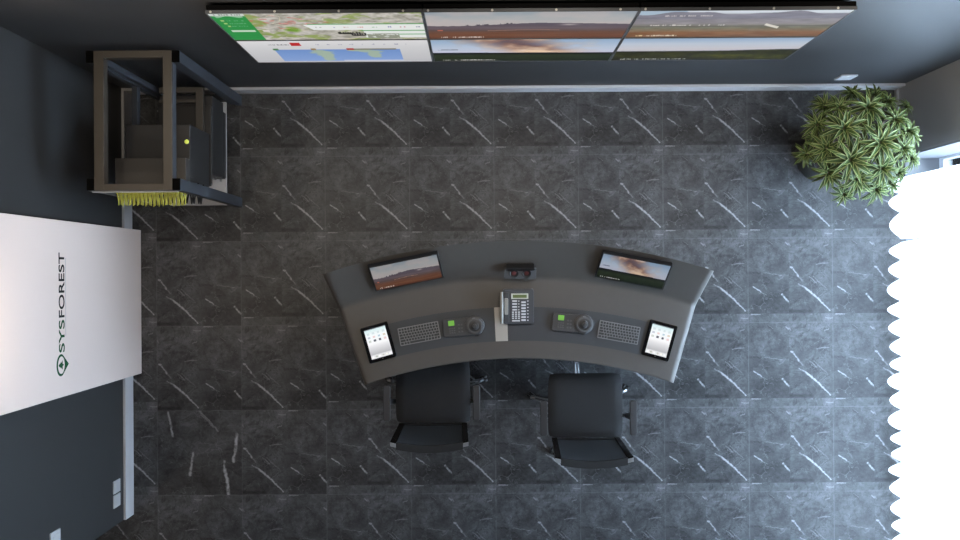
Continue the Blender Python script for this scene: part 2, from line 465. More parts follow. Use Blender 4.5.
# ------------------------------------------------------------------ room shell
WX, WY, EX = -2.484, 1.293, 2.965
WT = 2.75
b = BM(); box(b, -4.6, 3.33, -4.2, 1.5, -0.06, 0.0)
tag(obj('floor', b, M['floor']), kind='structure')
b = BM(); box(b, WX - 0.2, EX + 0.5, WY, WY + 0.15, 0, WT)
tag(obj('wall_back', b, M['wall']), kind='structure')
YL = -1.705
b = BM(); box(b, WX - 0.2, WX, YL, WY, 0, WT)
tag(obj('wall_left', b, M['wall']), kind='structure')
b = BM(); box(b, -4.6, WX - 0.2, YL, YL + 0.2, 0, WT)
tag(obj('wall_return', b, M['wall']), kind='structure')
b = BM(); box(b, -4.75, -4.6, -4.2, YL + 0.2, 0, WT)
tag(obj('wall_far_left', b, M['wall']), kind='structure')
b = BM(); box(b, -4.75, 3.9, -4.35, -4.2, 0, WT)
tag(obj('wall_front', b, M['wall']), kind='structure')
YR = 0.80
b = BM(); box(b, EX, EX + 0.5, YR, WY, 0, WT); box(b, EX, EX + 0.5, -4.2, -3.4, 0, WT); box(b, EX + 0.02, EX + 0.5, -3.4, YR, 2.55, WT)
tag(obj('wall_right', b, M['wall_pier']), kind='structure')
# reveal lining of the window opening
b = BM(); box(b, EX + 0.004, EX + 0.30, YR - 0.014, YR + 0.0, 0, 2.55)
tag(obj('trim_1', b, M['reveal']), kind='structure')
b = BM(); box(b, EX + 0.06, EX + 0.30, -3.4, YR - 0.014, 0, 0.004)
tag(obj('trim_2', b, M['reveal']), kind='structure')
# skirting
BT = 0.018; BH = 0.165
def skirting(pts_fn):
    pass
b = BM(); box(b, WX + 0.0, EX, WY - BT, WY + 0.001, 0, BH)
tag(obj('baseboard_back', b, M['skirt'], bevel=0.003), kind='structure')
b = BM(); box(b, WX - 0.001, WX + BT, YL, WY - BT, 0, BH)
tag(obj('baseboard_left', b, M['skirt'], bevel=0.003), kind='structure')
b = BM(); box(b, EX - BT * 0.8, EX + 0.001, YR, WY - BT, 0, 0.05)
tag(obj('baseboard_right', b, M['wall_pier'], bevel=0.003), kind='structure')
b = BM(); box(b, 3.33, 6.5, -4.2, 3.0, -0.20, -0.02)
tag(obj('floor_balcony', b, M['frame_white']), kind='structure')
# window beyond the curtain
w = empty('window_1', (EX + 0.33, (YR - 3.4) / 2, 0)); tag(w, kind='structure')
hl = (YR + 3.4) / 2
b = BM()
box(b, -0.03, 0.03, -hl, hl, 0, 0.07); box(b, -0.03, 0.03, -hl, hl, 2.48, 2.55)
for k in range(5):
    yy = -hl + 2 * hl * k / 4
    box(b, -0.03, 0.03, max(yy - 0.03, -hl), min(yy + 0.03, hl), 0.07, 2.48)
tag(obj('window_frame', b, M['frame_white'], w), kind='structure')
b = BM(); box(b, -0.004, 0.004, -hl + .03, hl - .03, 0.07, 2.48)
tag(obj('window_pane', b, M['glass'], w), kind='structure')

# curtains -----------------------------------------------------------------
def curtain(name, y0, y1, seed, label):
    r_ = random.Random(seed)
    # fold crest positions
    ys = [y0]; 
    while ys[-1] > y1 + 0.09: ys.append(ys[-1] - r_.uniform(0.10, 0.16))
    ys[-1] = y1
    path = []
    for i in range(len(ys) - 1):
        a, c = ys[i], ys[i + 1]
        amp = r_.uniform(0.040, 0.060); inn = r_.uniform(0.0, 0.008); pw = r_.uniform(0.7, 1.25)
        for k in range(12):
            t = k / 12
            # rounded lobe toward the room, narrow fold toward the glass
            s = abs(math.sin(PI * t)) ** pw
            path.append((a + (c - a) * t, 2.980 + inn - s * (amp + 0.04)))
    path.append((y1, 2.980))
    b = BM(); rows = []
    zs = [0.012, 0.5, 1.1, 1.7, 2.25, 2.5]
    for z in zs:
        k = 1 - 0.35 * z / 2.5
        rows.append([b.verts.new((2.94 + (x - 2.94) * k + 0.006 * math.sin(9 * y + z * 3) , y + 0.018 * min(1, z / 0.25) * (1 if y0 < 0.3 else 0) + (0.004 if z > 0.2 and y0 < .3 else 0) * 0, z)) for y, x in path])
    for r0, r1 in zip(rows, rows[1:]):
        for k in range(len(path) - 1): b.faces.new((r0[k], r0[k + 1], r1[k + 1], r1[k]))
    root = empty(name, (0, 0, 0))
    o = obj('curtain_fabric', b, M['curtain'], root, smooth=False)
    for p in o.data.polygons: p.use_smooth = True
    b = BM(); box(b, 2.925, 2.955, y1, y0, 2.5, 2.53)
    obj('heading_tape', b, M['frame_white'], root)
    tag(root, label, 'curtain', 'white sheer curtains')
curtain('sheer_curtain', 0.650, 0.215, 3, 'narrow white sheer curtain end hanging nearest the potted plant')
curtain('sheer_curtain', 0.192, -3.3, 11, 'wide white sheer curtain backlit by daylight along right wall')

# ------------------------------------------------------------------ white panel with lettering
pan = empty('wall_panel', (WX, 0, 0))
PX0 = -2.402
yA = at(141.7, 230.2).y; yB = at(141.7, 373.2).y
b = BM(); box(b, 0.019, PX0 - WX, yB, yA, 0.012, 2.72)
obj('panel_board', b, M['white_panel'], pan, bevel=0.003)
b = BM(); box(b, 0.0185, 0.05, yB + 0.03, yA - 0.03, 0.0, 0.0125)
obj('foot_strip', b, M['black'], pan)
b = BM(); box(b, 0.0, 0.02, yB + 0.05, yA - 0.05, 0.3, 2.6)
obj('mounting_batten', b, M['black'], pan)
tag(pan, 'tall white wall panel lettered SYSFOREST with green leaf emblem', 'wall panel')
xf = PX0 - WX + 0.0006
def wmtx(y, z):      # local text X -> +Y, text Y -> +Z, face +X
    return Matrix(((0, 0, 1, xf), (1, 0, 0, y), (0, 1, 0, z), (0, 0, 0, 1)))
yS = at(61.5, 352.3, 1.41).y; yM = at(61.5, 317.5, 1.41).y; yE = at(61.5, 252.6, 1.41).y
TS = 0.110
b = text_bm('SYS', TS, mtx=wmtx(yS, 1.372), width=(yM - yS) * 0.93, bold=0.0012)
obj('lettering', b, M['text_green'], pan)['label'] = 'green letters SYS'
b = text_bm('FOREST', TS, mtx=wmtx(yM, 1.372), width=yE - yM, bold=0.0012)
obj('lettering', b, M['text_dark'], pan)['label'] = 'black letters FOREST'
b = BM(); box(b, xf - 0.0005, xf + 0.0005, yS + 0.09, yE - 0.03, 1.353, 1.3565)
obj('rule_line', b, M['text_grey'], pan)
# emblem: drop-shaped badge with tree
cy = at(61, 365, 1.41).y; cz = 1.425
def flat(pts, m, name, off=0.0, lab=None):
    b = BM()
    lo = [b.verts.new((xf + off, y, z)) for y, z in pts]; b.faces.new(lo)
    o = obj(name, b, m, pan)
    if lab: o['label'] = lab
    return o
pts = []
for k in range(41):
    a = R(-28 + 236 * k / 40)
    pts.append((cy + 0.0635 * math.cos(a), cz + 0.0635 * math.sin(a)))
pts.append((cy, cz - 0.112))
flat(pts, M['text_green'], 'emblem_badge', 0.0002, 'dark green drop-shaped badge')
flat([(cy + 0.050 * math.cos(2 * PI * k / 32), cz - 0.004 + 0.047 * math.sin(2 * PI * k / 32)) for k in range(32)], M['white_panel'], 'emblem_disc', 0.0006, 'white disc in badge')
tree = [(0, .038), (.013, .016), (.008, .016), (.022, -.002), (.013, -.002), (.028, -.022), (.005, -.022), (.005, -.036), (-.005, -.036), (-.005, -.022), (-.028, -.022), (-.013, -.002), (-.022, -.002), (-.008, .016), (-.013, .016)]
flat([(cy + y, cz + z) for y, z in tree], M['text_green'], 'emblem_tree', 0.0010, 'green tree in badge')

# wall plates ---------------------------------------------------------------
def wall_plate_left(px0, px1, pyc, label, wid=0.085):
    z1 = H - F * -WX / (480 - px0); z0 = H - F * -WX / (480 - px1)
    zc = (z0 + z1) / 2; y = at((px0 + px1) / 2, pyc, zc).y
    e = empty('wall_socket', (WX, y, zc))
    hh = (z1 - z0) / 2
    b = BM(); box(b, 0.0, 0.009, -wid / 2, wid / 2, -hh, hh); obj('cover_plate', b, M['plate'], e, bevel=0.002)
    b = BM(); box(b, 0.0088, 0.0115, -wid * .28, wid * .28, -hh * .55, hh * .55); obj('insert', b, M['plate'], e, bevel=0.001)
    tag(e, label, 'socket', 'white sockets on the left wall')
wall_plate_left(111.6, 118.0, 486.3, 'white wall socket low on left wall, upper of the stacked pair')
wall_plate_left(111.6, 118.0, 500.5, 'white wall socket low on left wall nearest the wall corner')
z = 1.33; p = at(56, 538.5, z)
e = empty('light_switch', (WX, p.y, z))
b = BM(); box(b, 0, 0.009, -0.06, 0.045, -0.068, 0.068); obj('cover_plate', b, M['plate'], e, bevel=0.002)
b = BM(); box(b, 0.0088, 0.013, -0.04, 0.025, -0.045, 0.045); obj('rocker', b, M['plate'], e, bevel=0.001)
tag(e, 'white light switch higher on left wall at bottom picture edge', 'light switch')
p = at(845, 79.5, 0.40)
e = empty('wall_socket', (p.x, WY, 0.42))
b = BM(); box(b, -0.055, 0.055, -0.010, 0, -0.075, 0.075); obj('cover_plate', b, M['plate'], e, bevel=0.002)
b = BM(); box(b, -0.03, 0.03, -0.0125, -0.0098, -0.04, 0.04); obj('insert', b, M['plate'], e, bevel=0.001)
tag(e, 'white wall socket on back wall just behind the potted plant', 'socket')

# ------------------------------------------------------------------ pictures shown on screens
def pic_forest_map(u, v):
    n = vnoise(u, v, 11, 7, 3, 5); n2 = vnoise(u, v, 34, 22, 8)
    img = ramp(n2, [(0.25, (150, 146, 134)), (0.5, (190, 186, 176)), (0.75, (214, 208, 202))])
    gmask = np.clip((n - 0.53) * 8, 0, 1)
    img = img * (1 - gmask[..., None] * .75) + np.array((134, 156, 70)) * gmask[..., None] * .75
    blob = np.exp(-(((u - .34) / .05) ** 2 + ((v - .60) / .13) ** 2) * 1.3)
    k = np.clip(blob * 2 - .6 + (n2 - .5), 0, 1)[..., None]
    img = img * (1 - k) + np.array((110, 155, 45)) * k
    red = (vnoise(u, v, 30, 18, 5) > .62) & (np.abs(u - .27) + np.abs(v - .35) < .3)
    img = np.where(red[..., None], img * .5 + np.array((212, 110, 100)) * .5, img)
    road = np.abs(vnoise(u, v, 5, 4, 21, 2) - .5) < .008
    img = np.where(road[..., None], img * .5 + np.array((235, 225, 190)) * .5, img)
    put(img, (u > .42 + (v - .5) * .2) & (v > .42) & (v < .62), (240, 243, 240))
    put(img, (u > .69) & (v > .62) & (v < .93), (236, 240, 236))
    put(img, (u > .43) & (np.abs(v - .41) < .016), (70, 160, 80))
    put(img, (u > .68) & (np.abs(v - .655) < .014), (70, 160, 80))
    put(img, (u > .86) & (np.abs(v - .80) < .012), (90, 170, 100))
    m = (u > .70) & (u < .865) & (v > .77) & (v < .97)
    img = np.where((m & (n2 > .40))[..., None], np.array((150, 154, 138.)), img)
    for s_, cc in ((0, (190, 190, 190)), (1, (120, 110, 190)), (2, (200, 160, 160)), (3, (220, 120, 110)), (4, (150, 190, 150)), (5, (110, 100, 180)), (6, (200, 90, 120)), (7, (120, 120, 160))):
        textrow(img, u, v, .46 + .07 * s_, .49 + .07 * s_, .50, .54, cc, s_, .7, .010)
    # heavy black word marks running downhill
    textrow(img, u, v, .555, .635, .68, .77, (8, 8, 8), 4, 1.0, .0125)
    put(img, (u > .56) & (u < .63) & (np.abs(v - .765) < .018), (8, 8, 8))
    textrow(img, u, v, .62, .695, .71, .85, (8, 8, 8), 9, 1.0, .0135)
    put(img, (u > .625) & (u < .69) & (np.abs(v - .84) < .018), (8, 8, 8))
    gc = .165
    put(img, u < gc, (48, 150, 74))
    put(img, (u < gc) & (v < .10), (214, 220, 214))
    textrow(img, u, v, .02, .14, .035, .075, (110, 130, 115), 6, .8)
    put(img, (u > .02) & (u < .15) & (v < .13 + .03 * np.sin(u * 60)) & (v > .10), (150, 195, 160))
    for k, vv in enumerate((.26, .36, .46)):
        put(img, (np.abs(u - (.035 + .004 * k)) < .008) & (np.abs(v - vv) < .022), (170, 205, 120))
        textrow(img, u, v, .055, .13, vv - .018, vv + .018, (110, 185, 130), 20 + k, .8)
    put(img, (u > .03) & (u < .15) & (np.abs(v - .64) < .035), (200, 224, 200))
    put(img, (u > .185) & (u < .22) & (np.abs(v - .64) < .035), (226, 216, 212))
    return img
def pic_world_map(u, v):
    img = ramp(v, [(0, (232, 230, 232)), (.3, (216, 216, 218)), (1, (196, 196, 200))]) + 0 * u[..., None]
    textrow(img, u, v, .145, .25, .16, .21, (130, 130, 135), 2, .85, .008)
    put(img, (u > .265) & (u < .32) & (v > .10) & (v < .24), (196, 40, 44))
    for k in range(9): textrow(img, u, v, .40 + .06 * k, .42 + .06 * k, .16, .21, (165, 165, 185), 30 + k, .8, .007)
    mp = (u > .155) & (u < .84) & (v > .40) & (v < .95)
    c = ramp(v, [(.4, (118, 152, 210)), (1, (144, 172, 224))]) + 0 * u[..., None]
    n = vnoise(u, v, 16, 9, 40)
    def blob(cu, cv, ru, rv): return np.exp(-(((u - cu) / ru) ** 2 + ((v - cv) / rv) ** 2))
    land = blob(.40, .54, .09, .15) + blob(.425, .78, .035, .18) + blob(.69, .50, .09, .12) + blob(.69, .70, .04, .14) + blob(.60, .44, .05, .05)
    lm = np.clip(((land + (n - .5) * 1.0) - .5) * 4, 0, 1)[..., None] * .75
    c = c * (1 - lm) + np.array((182, 196, 156.)) * lm
    img = np.where(mp[..., None], c, img)
    put(img, (u > .585) & (u < .82) & (v > .37) & (v < .42), (130, 125, 105))
    put(img, (u > .15) & (u < .18) & (v > .35) & (v < .43), (70, 130, 70))
    put(img, (u > .355) & (u < .385) & (v > .35) & (v < .43), (160, 130, 80))
    put(img, (u > .55) & (u < .59) & (v > .35) & (v < .43), (180, 44, 44))
    put(img, mp & (v > .90) & (u > .5), (200, 208, 230))
    return img
def pic_plain(u, v):      # arid plain with low hills
    n = vnoise(u, v, 10, 3, 50)
    img = ramp(v, [(0, (150, 162, 172)), (.25, (176, 180, 182)), (.5, (196, 186, 184))]) + 0 * u[..., None]
    k = np.clip((vnoise(u, v, 5, 3, 55) - .45) * 2, 0, .5)[..., None] * (v < .5)[..., None]
    img = img * (1 - k) + np.array((205, 190, 185)) * k
    ridge = .47 + .035 * np.sin(u * 5 + 1) - .05 * np.exp(-((u - .5) / .2) ** 2) + .018 * (vnoise(u, v * 0, 40, 1, 57) - .5) * (u < .5) * 2
    m = v > ridge
    c = ramp(v, [(.42, (92, 84, 96)), (.60, (108, 94, 100)), (.68, (96, 78, 76)), (.76, (112, 74, 58)), (.9, (120, 76, 54)), (1, (96, 60, 46))])
    c = c + (vnoise(u, v, 6, 40, 58) - .5)[..., None] * 26
    img = np.where(m[..., None], c, img)
    put(img, (u > .14) & (u < .42) & (v > ridge - .03) & (v < ridge + .02) & (vnoise(u, v * 0, 60, 1, 59) > .5), (78, 70, 80))
    put(img, (np.abs(v - .68 - .02 * np.sin(u * 9)) < .008) & (u > .3) & (u < .66), (170, 130, 112))
    put(img, (u > .045) & (u < .075) & (np.abs(v - .67) < .02), (200, 110, 90))
    sm = np.exp(-(((u - .70) / .04) ** 2 + ((v - .47) / .03) ** 2))[..., None]
    img = img * (1 - sm * .7) + np.array((220, 208, 205)) * sm * .7
    textrow(img, u, v, .06, .095, .91, .96, (226, 210, 200), 2, 1, .009)
    textrow(img, u, v, .12, .135, .91, .96, (226, 210, 200), 3, 1, .009)
    textrow(img, u, v, .15, .28, .91, .96, (226, 210, 200), 4, 1, .009)
    return img
def pic_smoke(u, v):      # pale sky with a brown smoke plume above a dark field
    img = ramp(v, [(0, (150, 178, 208)), (.35, (190, 204, 224)), (.62, (206, 208, 226))]) + 0 * u[..., None]
    n = vnoise(u, v, 7, 5, 60, 5)
    pl = np.exp(-(((u - (.62 - .25 * (1 - v / .6))) / (.17 + .10 * (1 - v / .6))) ** 2)) * 1.15 + (n - .5) * 1.1
    k = np.clip(pl * 1.25 - .15, 0, 1)
    pc = ramp(n, [(.2, (96, 72, 78)), (.45, (160, 126, 112)), (.62, (206, 174, 152)), (.85, (232, 214, 202))])
    img = img * (1 - k[..., None]) + pc * k[..., None]
    fl = np.clip(np.exp(-(((u - .58) / .09) ** 2 + ((v - .55) / .06) ** 2)) * 1.2 * n * 1.5, 0, 1)[..., None]
    img = img * (1 - fl) + np.array((246, 214, 180)) * fl
    put(img, (u > .03) & (u < .14) & (np.abs(v - .46) < .02) & (n > .42), (120, 130, 150))
    horizon = .60 + .02 * (u - .5)
    g = ramp(v, [(.6, (12, 14, 26)), (.66, (22, 28, 22)), (.74, (44, 54, 34)), (.9, (32, 44, 24)), (1, (20, 28, 16))])
    g = g + (vnoise(u, v, 30, 18, 62) - .5)[..., None] * 18
    img = np.where((v > horizon)[..., None], g, img)
    textrow(img, u, v, .05, .09, .92, .965, (214, 214, 206), 12, 1, .009)
    textrow(img, u, v, .115, .125, .92, .965, (214, 214, 206), 13, 1, .009)
    textrow(img, u, v, .15, .34, .92, .965, (214, 214, 206), 14, 1, .009)
    return img
def pic_valley(u, v):
    img = ramp(v, [(0, (226, 232, 238)), (.10, (214, 220, 228)), (.16, (134, 132, 142)), (.45, (150, 144, 148)), (.55, (128, 124, 116)), (.62, (118, 118, 100)), (.72, (134, 116, 92)), (.82, (142, 98, 66)), (.95, (128, 90, 62)), (1, (96, 72, 52))]) + 0 * u[..., None]
    ridge = .10 + .05 * np.cos(u * 13) + .02 * np.sin(u * 31)
    m = (v > ridge) & (v < .3)
    n = vnoise(u, v, 12, 16, 70)
    img = np.where(m[..., None], np.array((132, 130, 142.)), img)
    img += (n - .5)[..., None] * 44 * (v > ridge)[..., None]
    img = np.where(((v < ridge) & (u < .22))[..., None], np.array((176, 196, 212.)), img)
    put(img, np.abs(v - .57) < .012, (96, 96, 86))
    put(img, (u > .655) & (u < .74) & (np.abs(v - .575 - (u - .70) * 1.5) < .035), (232, 226, 214))
    textrow(img, u, v, .13, .36, .17, .21, (228, 222, 220), 31, .8, .010)
    textrow(img, u, v, .09, .46, .50, .545, (232, 226, 222), 32, .75, .012)
    textrow(img, u, v, .05, .085, .90, .95, (236, 216, 170), 33, 1, .009)
    textrow(img, u, v, .105, .12, .90, .95, (236, 226, 200), 34, 1, .009)
    textrow(img, u, v, .13, .26, .90, .95, (236, 226, 200), 35, 1, .009)
    return img
def pic_forest(u, v):
    img = ramp(v, [(0, (150, 176, 206)), (.25, (196, 206, 220)), (.5, (208, 204, 210)), (.58, (196, 196, 206))]) + 0 * u[..., None]
    ridge = .585 - .06 * np.clip((u - .55) * 3, 0, 1) + .012 * (vnoise(u, v * 0, 30, 1, 80) - .5)
    g = ramp(v, [(.5, (58, 62, 40)), (.62, (40, 42, 16)), (.8, (50, 52, 14)), (1, (26, 28, 12))])
    n = vnoise(u, v, 26, 14, 81)
    g = g + (n - .5)[..., None] * np.array((60, 60, 34))
    hill = np.exp(-(((u - .62) / .14) ** 2 + ((v - .82) / .09) ** 2)) + np.exp(-(((u - .86) / .12) ** 2 + ((v - .9) / .1) ** 2))
    g = g + hill[..., None] * np.array((40, 40, 12)) * .9
    img = np.where((v > ridge)[..., None], g, img)
    hz = (v > ridge - .025) & (v <= ridge)
    put(img, hz, (140, 140, 150))
    textrow(img, u, v, .05, .07, .93, .97, (214, 214, 206), 42, 1, .009)
    textrow(img, u, v, .085, .12, .93, .97, (214, 214, 206), 43, .7, .009)
    textrow(img, u, v, .13, .42, .93, .97, (214, 214, 206), 44, .85, .009)
    return img
def pic_tablet(u, v):
    img = ramp(v, [(0, (214, 238, 240)), (.2, (244, 250, 252)), (.5, (250, 250, 252)), (.62, (225, 225, 228)), (.86, (186, 186, 190)), (.87, (226, 226, 228)), (1, (236, 236, 238))]) + 0 * u[..., None]
    cs = [(150, 190, 210), (210, 190, 160), (190, 200, 190), (200, 170, 120), (170, 180, 200), (230, 190, 190)]
    i = 0
    for vv in (.15, .28, .41):
        for uu in (.14, .38, .62, .86):
            c = cs[i % 6]
            if vv < .2: c = (196, 220, 224)
            if vv == .41 and uu in (.38, .62): c = (96, 100, 110)
            put(img, (np.abs(u - uu) < .055) & (np.abs(v - vv) < .035), tuple(0.6 * x + 0.4 * 245 if vv != .41 or uu not in (.38, .62) else x for x in c)); i += 1
    for k, uu in enumerate((.1, .26, .42, .58, .74, .9)):
        put(img, (np.abs(u - uu) < .045) & (np.abs(v - .93) < .03), [(250, 250, 250), (190, 196, 186), (250, 250, 250), (206, 206, 200), (250, 250, 240), (250, 250, 250)][k])
    put(img, v < .02, (150, 160, 165))
    return img

# ------------------------------------------------------------------ video wall
DY = 1.235; zt = 2.434; zb = 1.278
xl = at(206.5, 13.9, zt).x - .007; xr = at(856, 9.5, zt).x + .007; zt += .006; zb -= .006
DW = (xr - xl) / 3; DH = (zt - zb) / 2
names = [[('wall display showing green map page with white table, above the world map display', pic_forest_map),
          ('wall display showing a brown plain under grey sky, upper middle of video wall', pic_plain),
          ('wall display showing pale hills above an orange field, upper right of video wall', pic_valley)],
         [('wall display showing blue world map on white page, lower left of video wall', pic_world_map),
          ('wall display showing brown smoke over dark field, lower middle of video wall', pic_smoke),
          ('wall display showing green forest under pale sky, lower right of video wall', pic_forest)]]
for r_ in range(2):
    for c in range(3):
        x = xl + DW * (c + .5); z0 = zt - DH * (r_ + 1)
        e = empty('wall_display', (x, WY, z0))
        lab, fn = names[r_][c]
        dy = DY - WY
        bz = 0.007
        b = BM()
        g = 0.0012
        X0, X1, Z0, Z1 = -DW / 2 + g, DW / 2 - g, g, DH - g
        box(b, X0, X0 + bz, dy, dy + 0.016, Z0, Z1); box(b, X1 - bz, X1, dy, dy + 0.016, Z0, Z1)
        box(b, X0 + bz, X1 - bz, dy, dy + 0.016, Z0, Z0 + bz); box(b, X0 + bz, X1 - bz, dy, dy + 0.016, Z1 - bz, Z1)
        obj('bezel', b, M['bezel'], e)
        b = BM(); box(b, X0 + .004, X1 - .004, dy + 0.016, dy + 0.040, Z0 + .004, Z1 - 0.001)
        obj('housing', b, M['dead_black'], e)
        b = BM(); box(b, -0.2, 0.2, dy + 0.040, 0.0, 0.15, 0.4); obj('wall_bracket', b, M['black'], e)
        screen('screen', e, X1 - X0 - 2 * bz, DH - 2 * g - 2 * bz, 300, 130, fn, (0, dy + 0.003, DH / 2), (R(90), 0, 0))
        if r_ == 0:
            for k in range(4):
                b = BM(); xx = X0 + 0.025 + k * (DW - 0.05) * 0.31
                lathe(b, [(0, 0), (0.006, 0), (0.006, 0.002), (0, 0.003)], 10, Matrix.Translation((xx, dy + 0.008, Z1)))
                obj('screw', b, M['screw'], e)
        tag(e, lab, 'display', 'displays of the video wall')

# ------------------------------------------------------------------ network rack
rx0, rx1 = -2.21, -1.685; ry0, ry1 = 0.472, 1.259; rt = 1.53
rack = empty('equipment_rack', ((rx0 + rx1) / 2, (ry0 + ry1) / 2, 0)); ro = rack.location.copy()
def rb(name, x0, x1, y0, y1, z0, z1, m, bev=0.002, par=None):
    b = BM(); box(b, x0 - ro.x, x1 - ro.x, y0 - ro.y, y1 - ro.y, z0, z1)
    return obj(name, b, m, par or rack, bevel=bev)
for (a0, a1) in ((rx0, rx0 + 0.043), (rx1 - 0.043, rx1)):
    for (c0, c1) in ((ry0, ry0 + 0.066), (ry1 - 0.066, ry1)):
        p_ = rb('post', a0, a1, c0, c1, 0, rt - 0.012, M['rack_side'])
        rb('post_cap', a0, a1, c0, c1, rt - 0.012, rt, M['dead_black'], par=p_)
bx0, bx1 = rx0 + 0.043, rx1 - 0.043
rb('top_rail', bx0, bx0 + 0.055, ry0, ry1, rt - 0.07, rt, [M['rack_top']])
rb('top_rail', bx1 - 0.05, bx1, ry0, ry1, rt - 0.07, rt, [M['rack_top']])
rb('top_rail', bx0 + 0.055, bx1 - 0.05, ry0, ry0 + 0.036, rt - 0.07, rt, [M['rack_top']])
rb('top_rail', bx0 + 0.055, bx1 - 0.05, ry1 - 0.04, ry1, rt - 0.07, rt, [M['rack_top']])
rb('lit_beam_strip', rx0 + 0.005, rx1 - 0.03, ry0 - 0.006, ry0 + 0.001, rt - 0.09, rt - 0.070, M['rack_white'])  # pale strip painting the light caught by the front top beam
rb('side_rail', bx1, rx1 - 0.038, ry0 + 0.066, ry1 - 0.066, rt - 0.07, rt - 0.004, M['rack_side'])  # thin sheet painting the bluish light on the top rail's outer face
# inner mounting frame
rb('mounting_rail', -1.86, -1.812, 0.93, 1.225, 0.52, 0.56, M['rack_top'])
rb('mounting_rail', -2.10, -1.86, 1.19, 1.225, 0.52, 0.56, M['rack_top'])
rb('mounting_rail', -2.10, -1.86, 1.125, 1.145, 0.52, 0.56, M['rack_top'])
for yy in (1.20,):
    rb('inner_upright', bx0 + 0.005, bx0 + 0.035, yy, yy + 0.035, 0.0, rt - 0.07, M['rack_side'])
    if yy > 1: rb('inner_upright', bx1 - 0.035, bx1 - 0.005, yy, yy + 0.035, 0.0, rt - 0.07, M['rack_side'])
rb('base_shelf', -2.165, -1.768, 0.478, 1.20, 0.095, 0.115, M['rack_white'])
rb('bottom_rail', bx0, rx1 - 0.05, ry0 + 0.005, ry0 + 0.035, 0.05, 0.094, M['rack_side'])
rb('bottom_rail', bx0, rx1 - 0.05, ry1 - 0.04, ry1 - 0.01, 0.05, 0.094, M['rack_side'])
rb('bottom_rail', bx0, bx0 + 0.04, ry0 + 0.04, ry1 - 0.045, 0.05, 0.094, M['rack_side'])
rb('side_rail', bx0 - 0.038, bx0 - 0.003, ry0 + 0.066, ry1 - 0.066, 0.72, 0.78, M['rack_side'])
tag(rack, 'open black equipment rack with warm-lit brown top frame in left back corner', 'rack')
def unit(name, x0, x1, y0, y1, z0, z1, m, label, cat):
    e = empty(name, ((x0 + x1) / 2, (y0 + y1) / 2, z0))
    w_, d_, h_ = (x1 - x0) / 2, (y1 - y0) / 2, z1 - z0
    b = BM(); box(b, -w_, w_, -d_ + 0.008, d_, 0, h_); obj('case', b, m, e, bevel=0.003)
    b = BM(); box(b, -w_ + 0.004, w_ - 0.004, -d_, -d_ + 0.0078, 0.004, h_ - 0.004); obj('front_panel', b, M['black'], e, bevel=0.001)
    for s_ in (-1, 1):
        b = BM(); tube(b, [(s_ * (w_ - .03), -d_, h_ * .25), (s_ * (w_ - .03), -d_ - 0.018, h_ * .3), (s_ * (w_ - .03), -d_ - 0.018, h_ * .7), (s_ * (w_ - .03), -d_, h_ * .75)], 0.004, 6)
        obj('handle', b, M['alu'], e)
    return e, label, cat
for a in ((('server_unit', -2.12, -1.77, 0.66, 1.12, 0.116, 0.185, M['rack_unit'], 'flat black unit lowest in the rack on the white shelf', 'server')),
          (('server_unit', -2.12, -1.77, 0.66, 1.18, 0.190, 0.482, M['rack_unit'], 'tall black server case low in the rack above flat unit', 'server')),
          (('server_unit', -2.12, -1.77, 0.58, 1.11, 0.487, 0.515, M['rack_unit'], 'thin black unit in the rack under the bronze inner rails', 'server'))):
    e, l, c = unit(*a); tag(e, l, c, 'servers inside the rack')
e, l, c = unit('server_unit', -2.165, -1.77, 0.56, 0.915, 0.565, 1.02, M['rack_unit'], 'big dark server case in the rack with small lime lamp', 'server')
b = BM(); lathe(b, [(0, 0), (0.012, 0), (0.014, 0.006), (0.009, 0.014), (0, 0.016)], 16, Matrix.Translation((0.180, 0.070, 0.455)))
obj('indicator_lamp', b, M['led'], e); tag(e, l, c, 'servers inside the rack')
e, l, c = unit('patch_panel', -2.165, -1.745, 0.492, 0.69, 1.105, 1.20, M['rack_unit2'], 'bronze-topped patch panel behind the yellow cables in the rack', 'patch panel')  # this unit is a patch panel holding the yellow cables
b = BM(); box(b, -0.205, 0.205, -0.005, 0.095, -0.0845, 0); obj('support_bracket', b, M['rack_unit'], e)
tag(e, l, c)
# yellow cables looping out of the front
def cable(name, x, y, z, out, drop, m, label, group, r=0.0032):
    e = empty(name, (x, y, z))
    b = BM(); pts = []
    for k in range(13):
        t = k / 12; a = PI * t
        pts.append((0.004 * math.sin(a * 2), -out * math.sin(a) ** .8, -drop * t))
    tube(b, pts, r, 6); obj('cord', b, m, e, smooth=True)
    for zz in (0, -drop):
        b = BM(); box(b, -0.005, 0.005, -0.014, 0.0, zz - .005, zz + .005); obj('plug', b, m, e)
    return tag(e, label, 'cable', group)
n = 34
for k in range(n):
    x = -2.158 + k * 0.396 / (n - 1)
    q = random.random()
    cable('patch_cable', x, 0.492, 1.185 - (0.012 if k % 2 else 0), 0.074 + 0.012 * q, 0.045 + 0.02 * q, M['yellow'], 'yellow network patch cable looping out of the rack front', 'yellow patch cables', 0.0036)
for k in range(9):
    x = -1.92 + k * 0.022
    cable('network_cable', x, 0.562, 0.93 - 0.03 * (k % 2), 0.115 + .01 * random.random(), 0.12, M['black'], 'black network cable looping out below the yellow cables', 'black cables in the rack', 0.005)

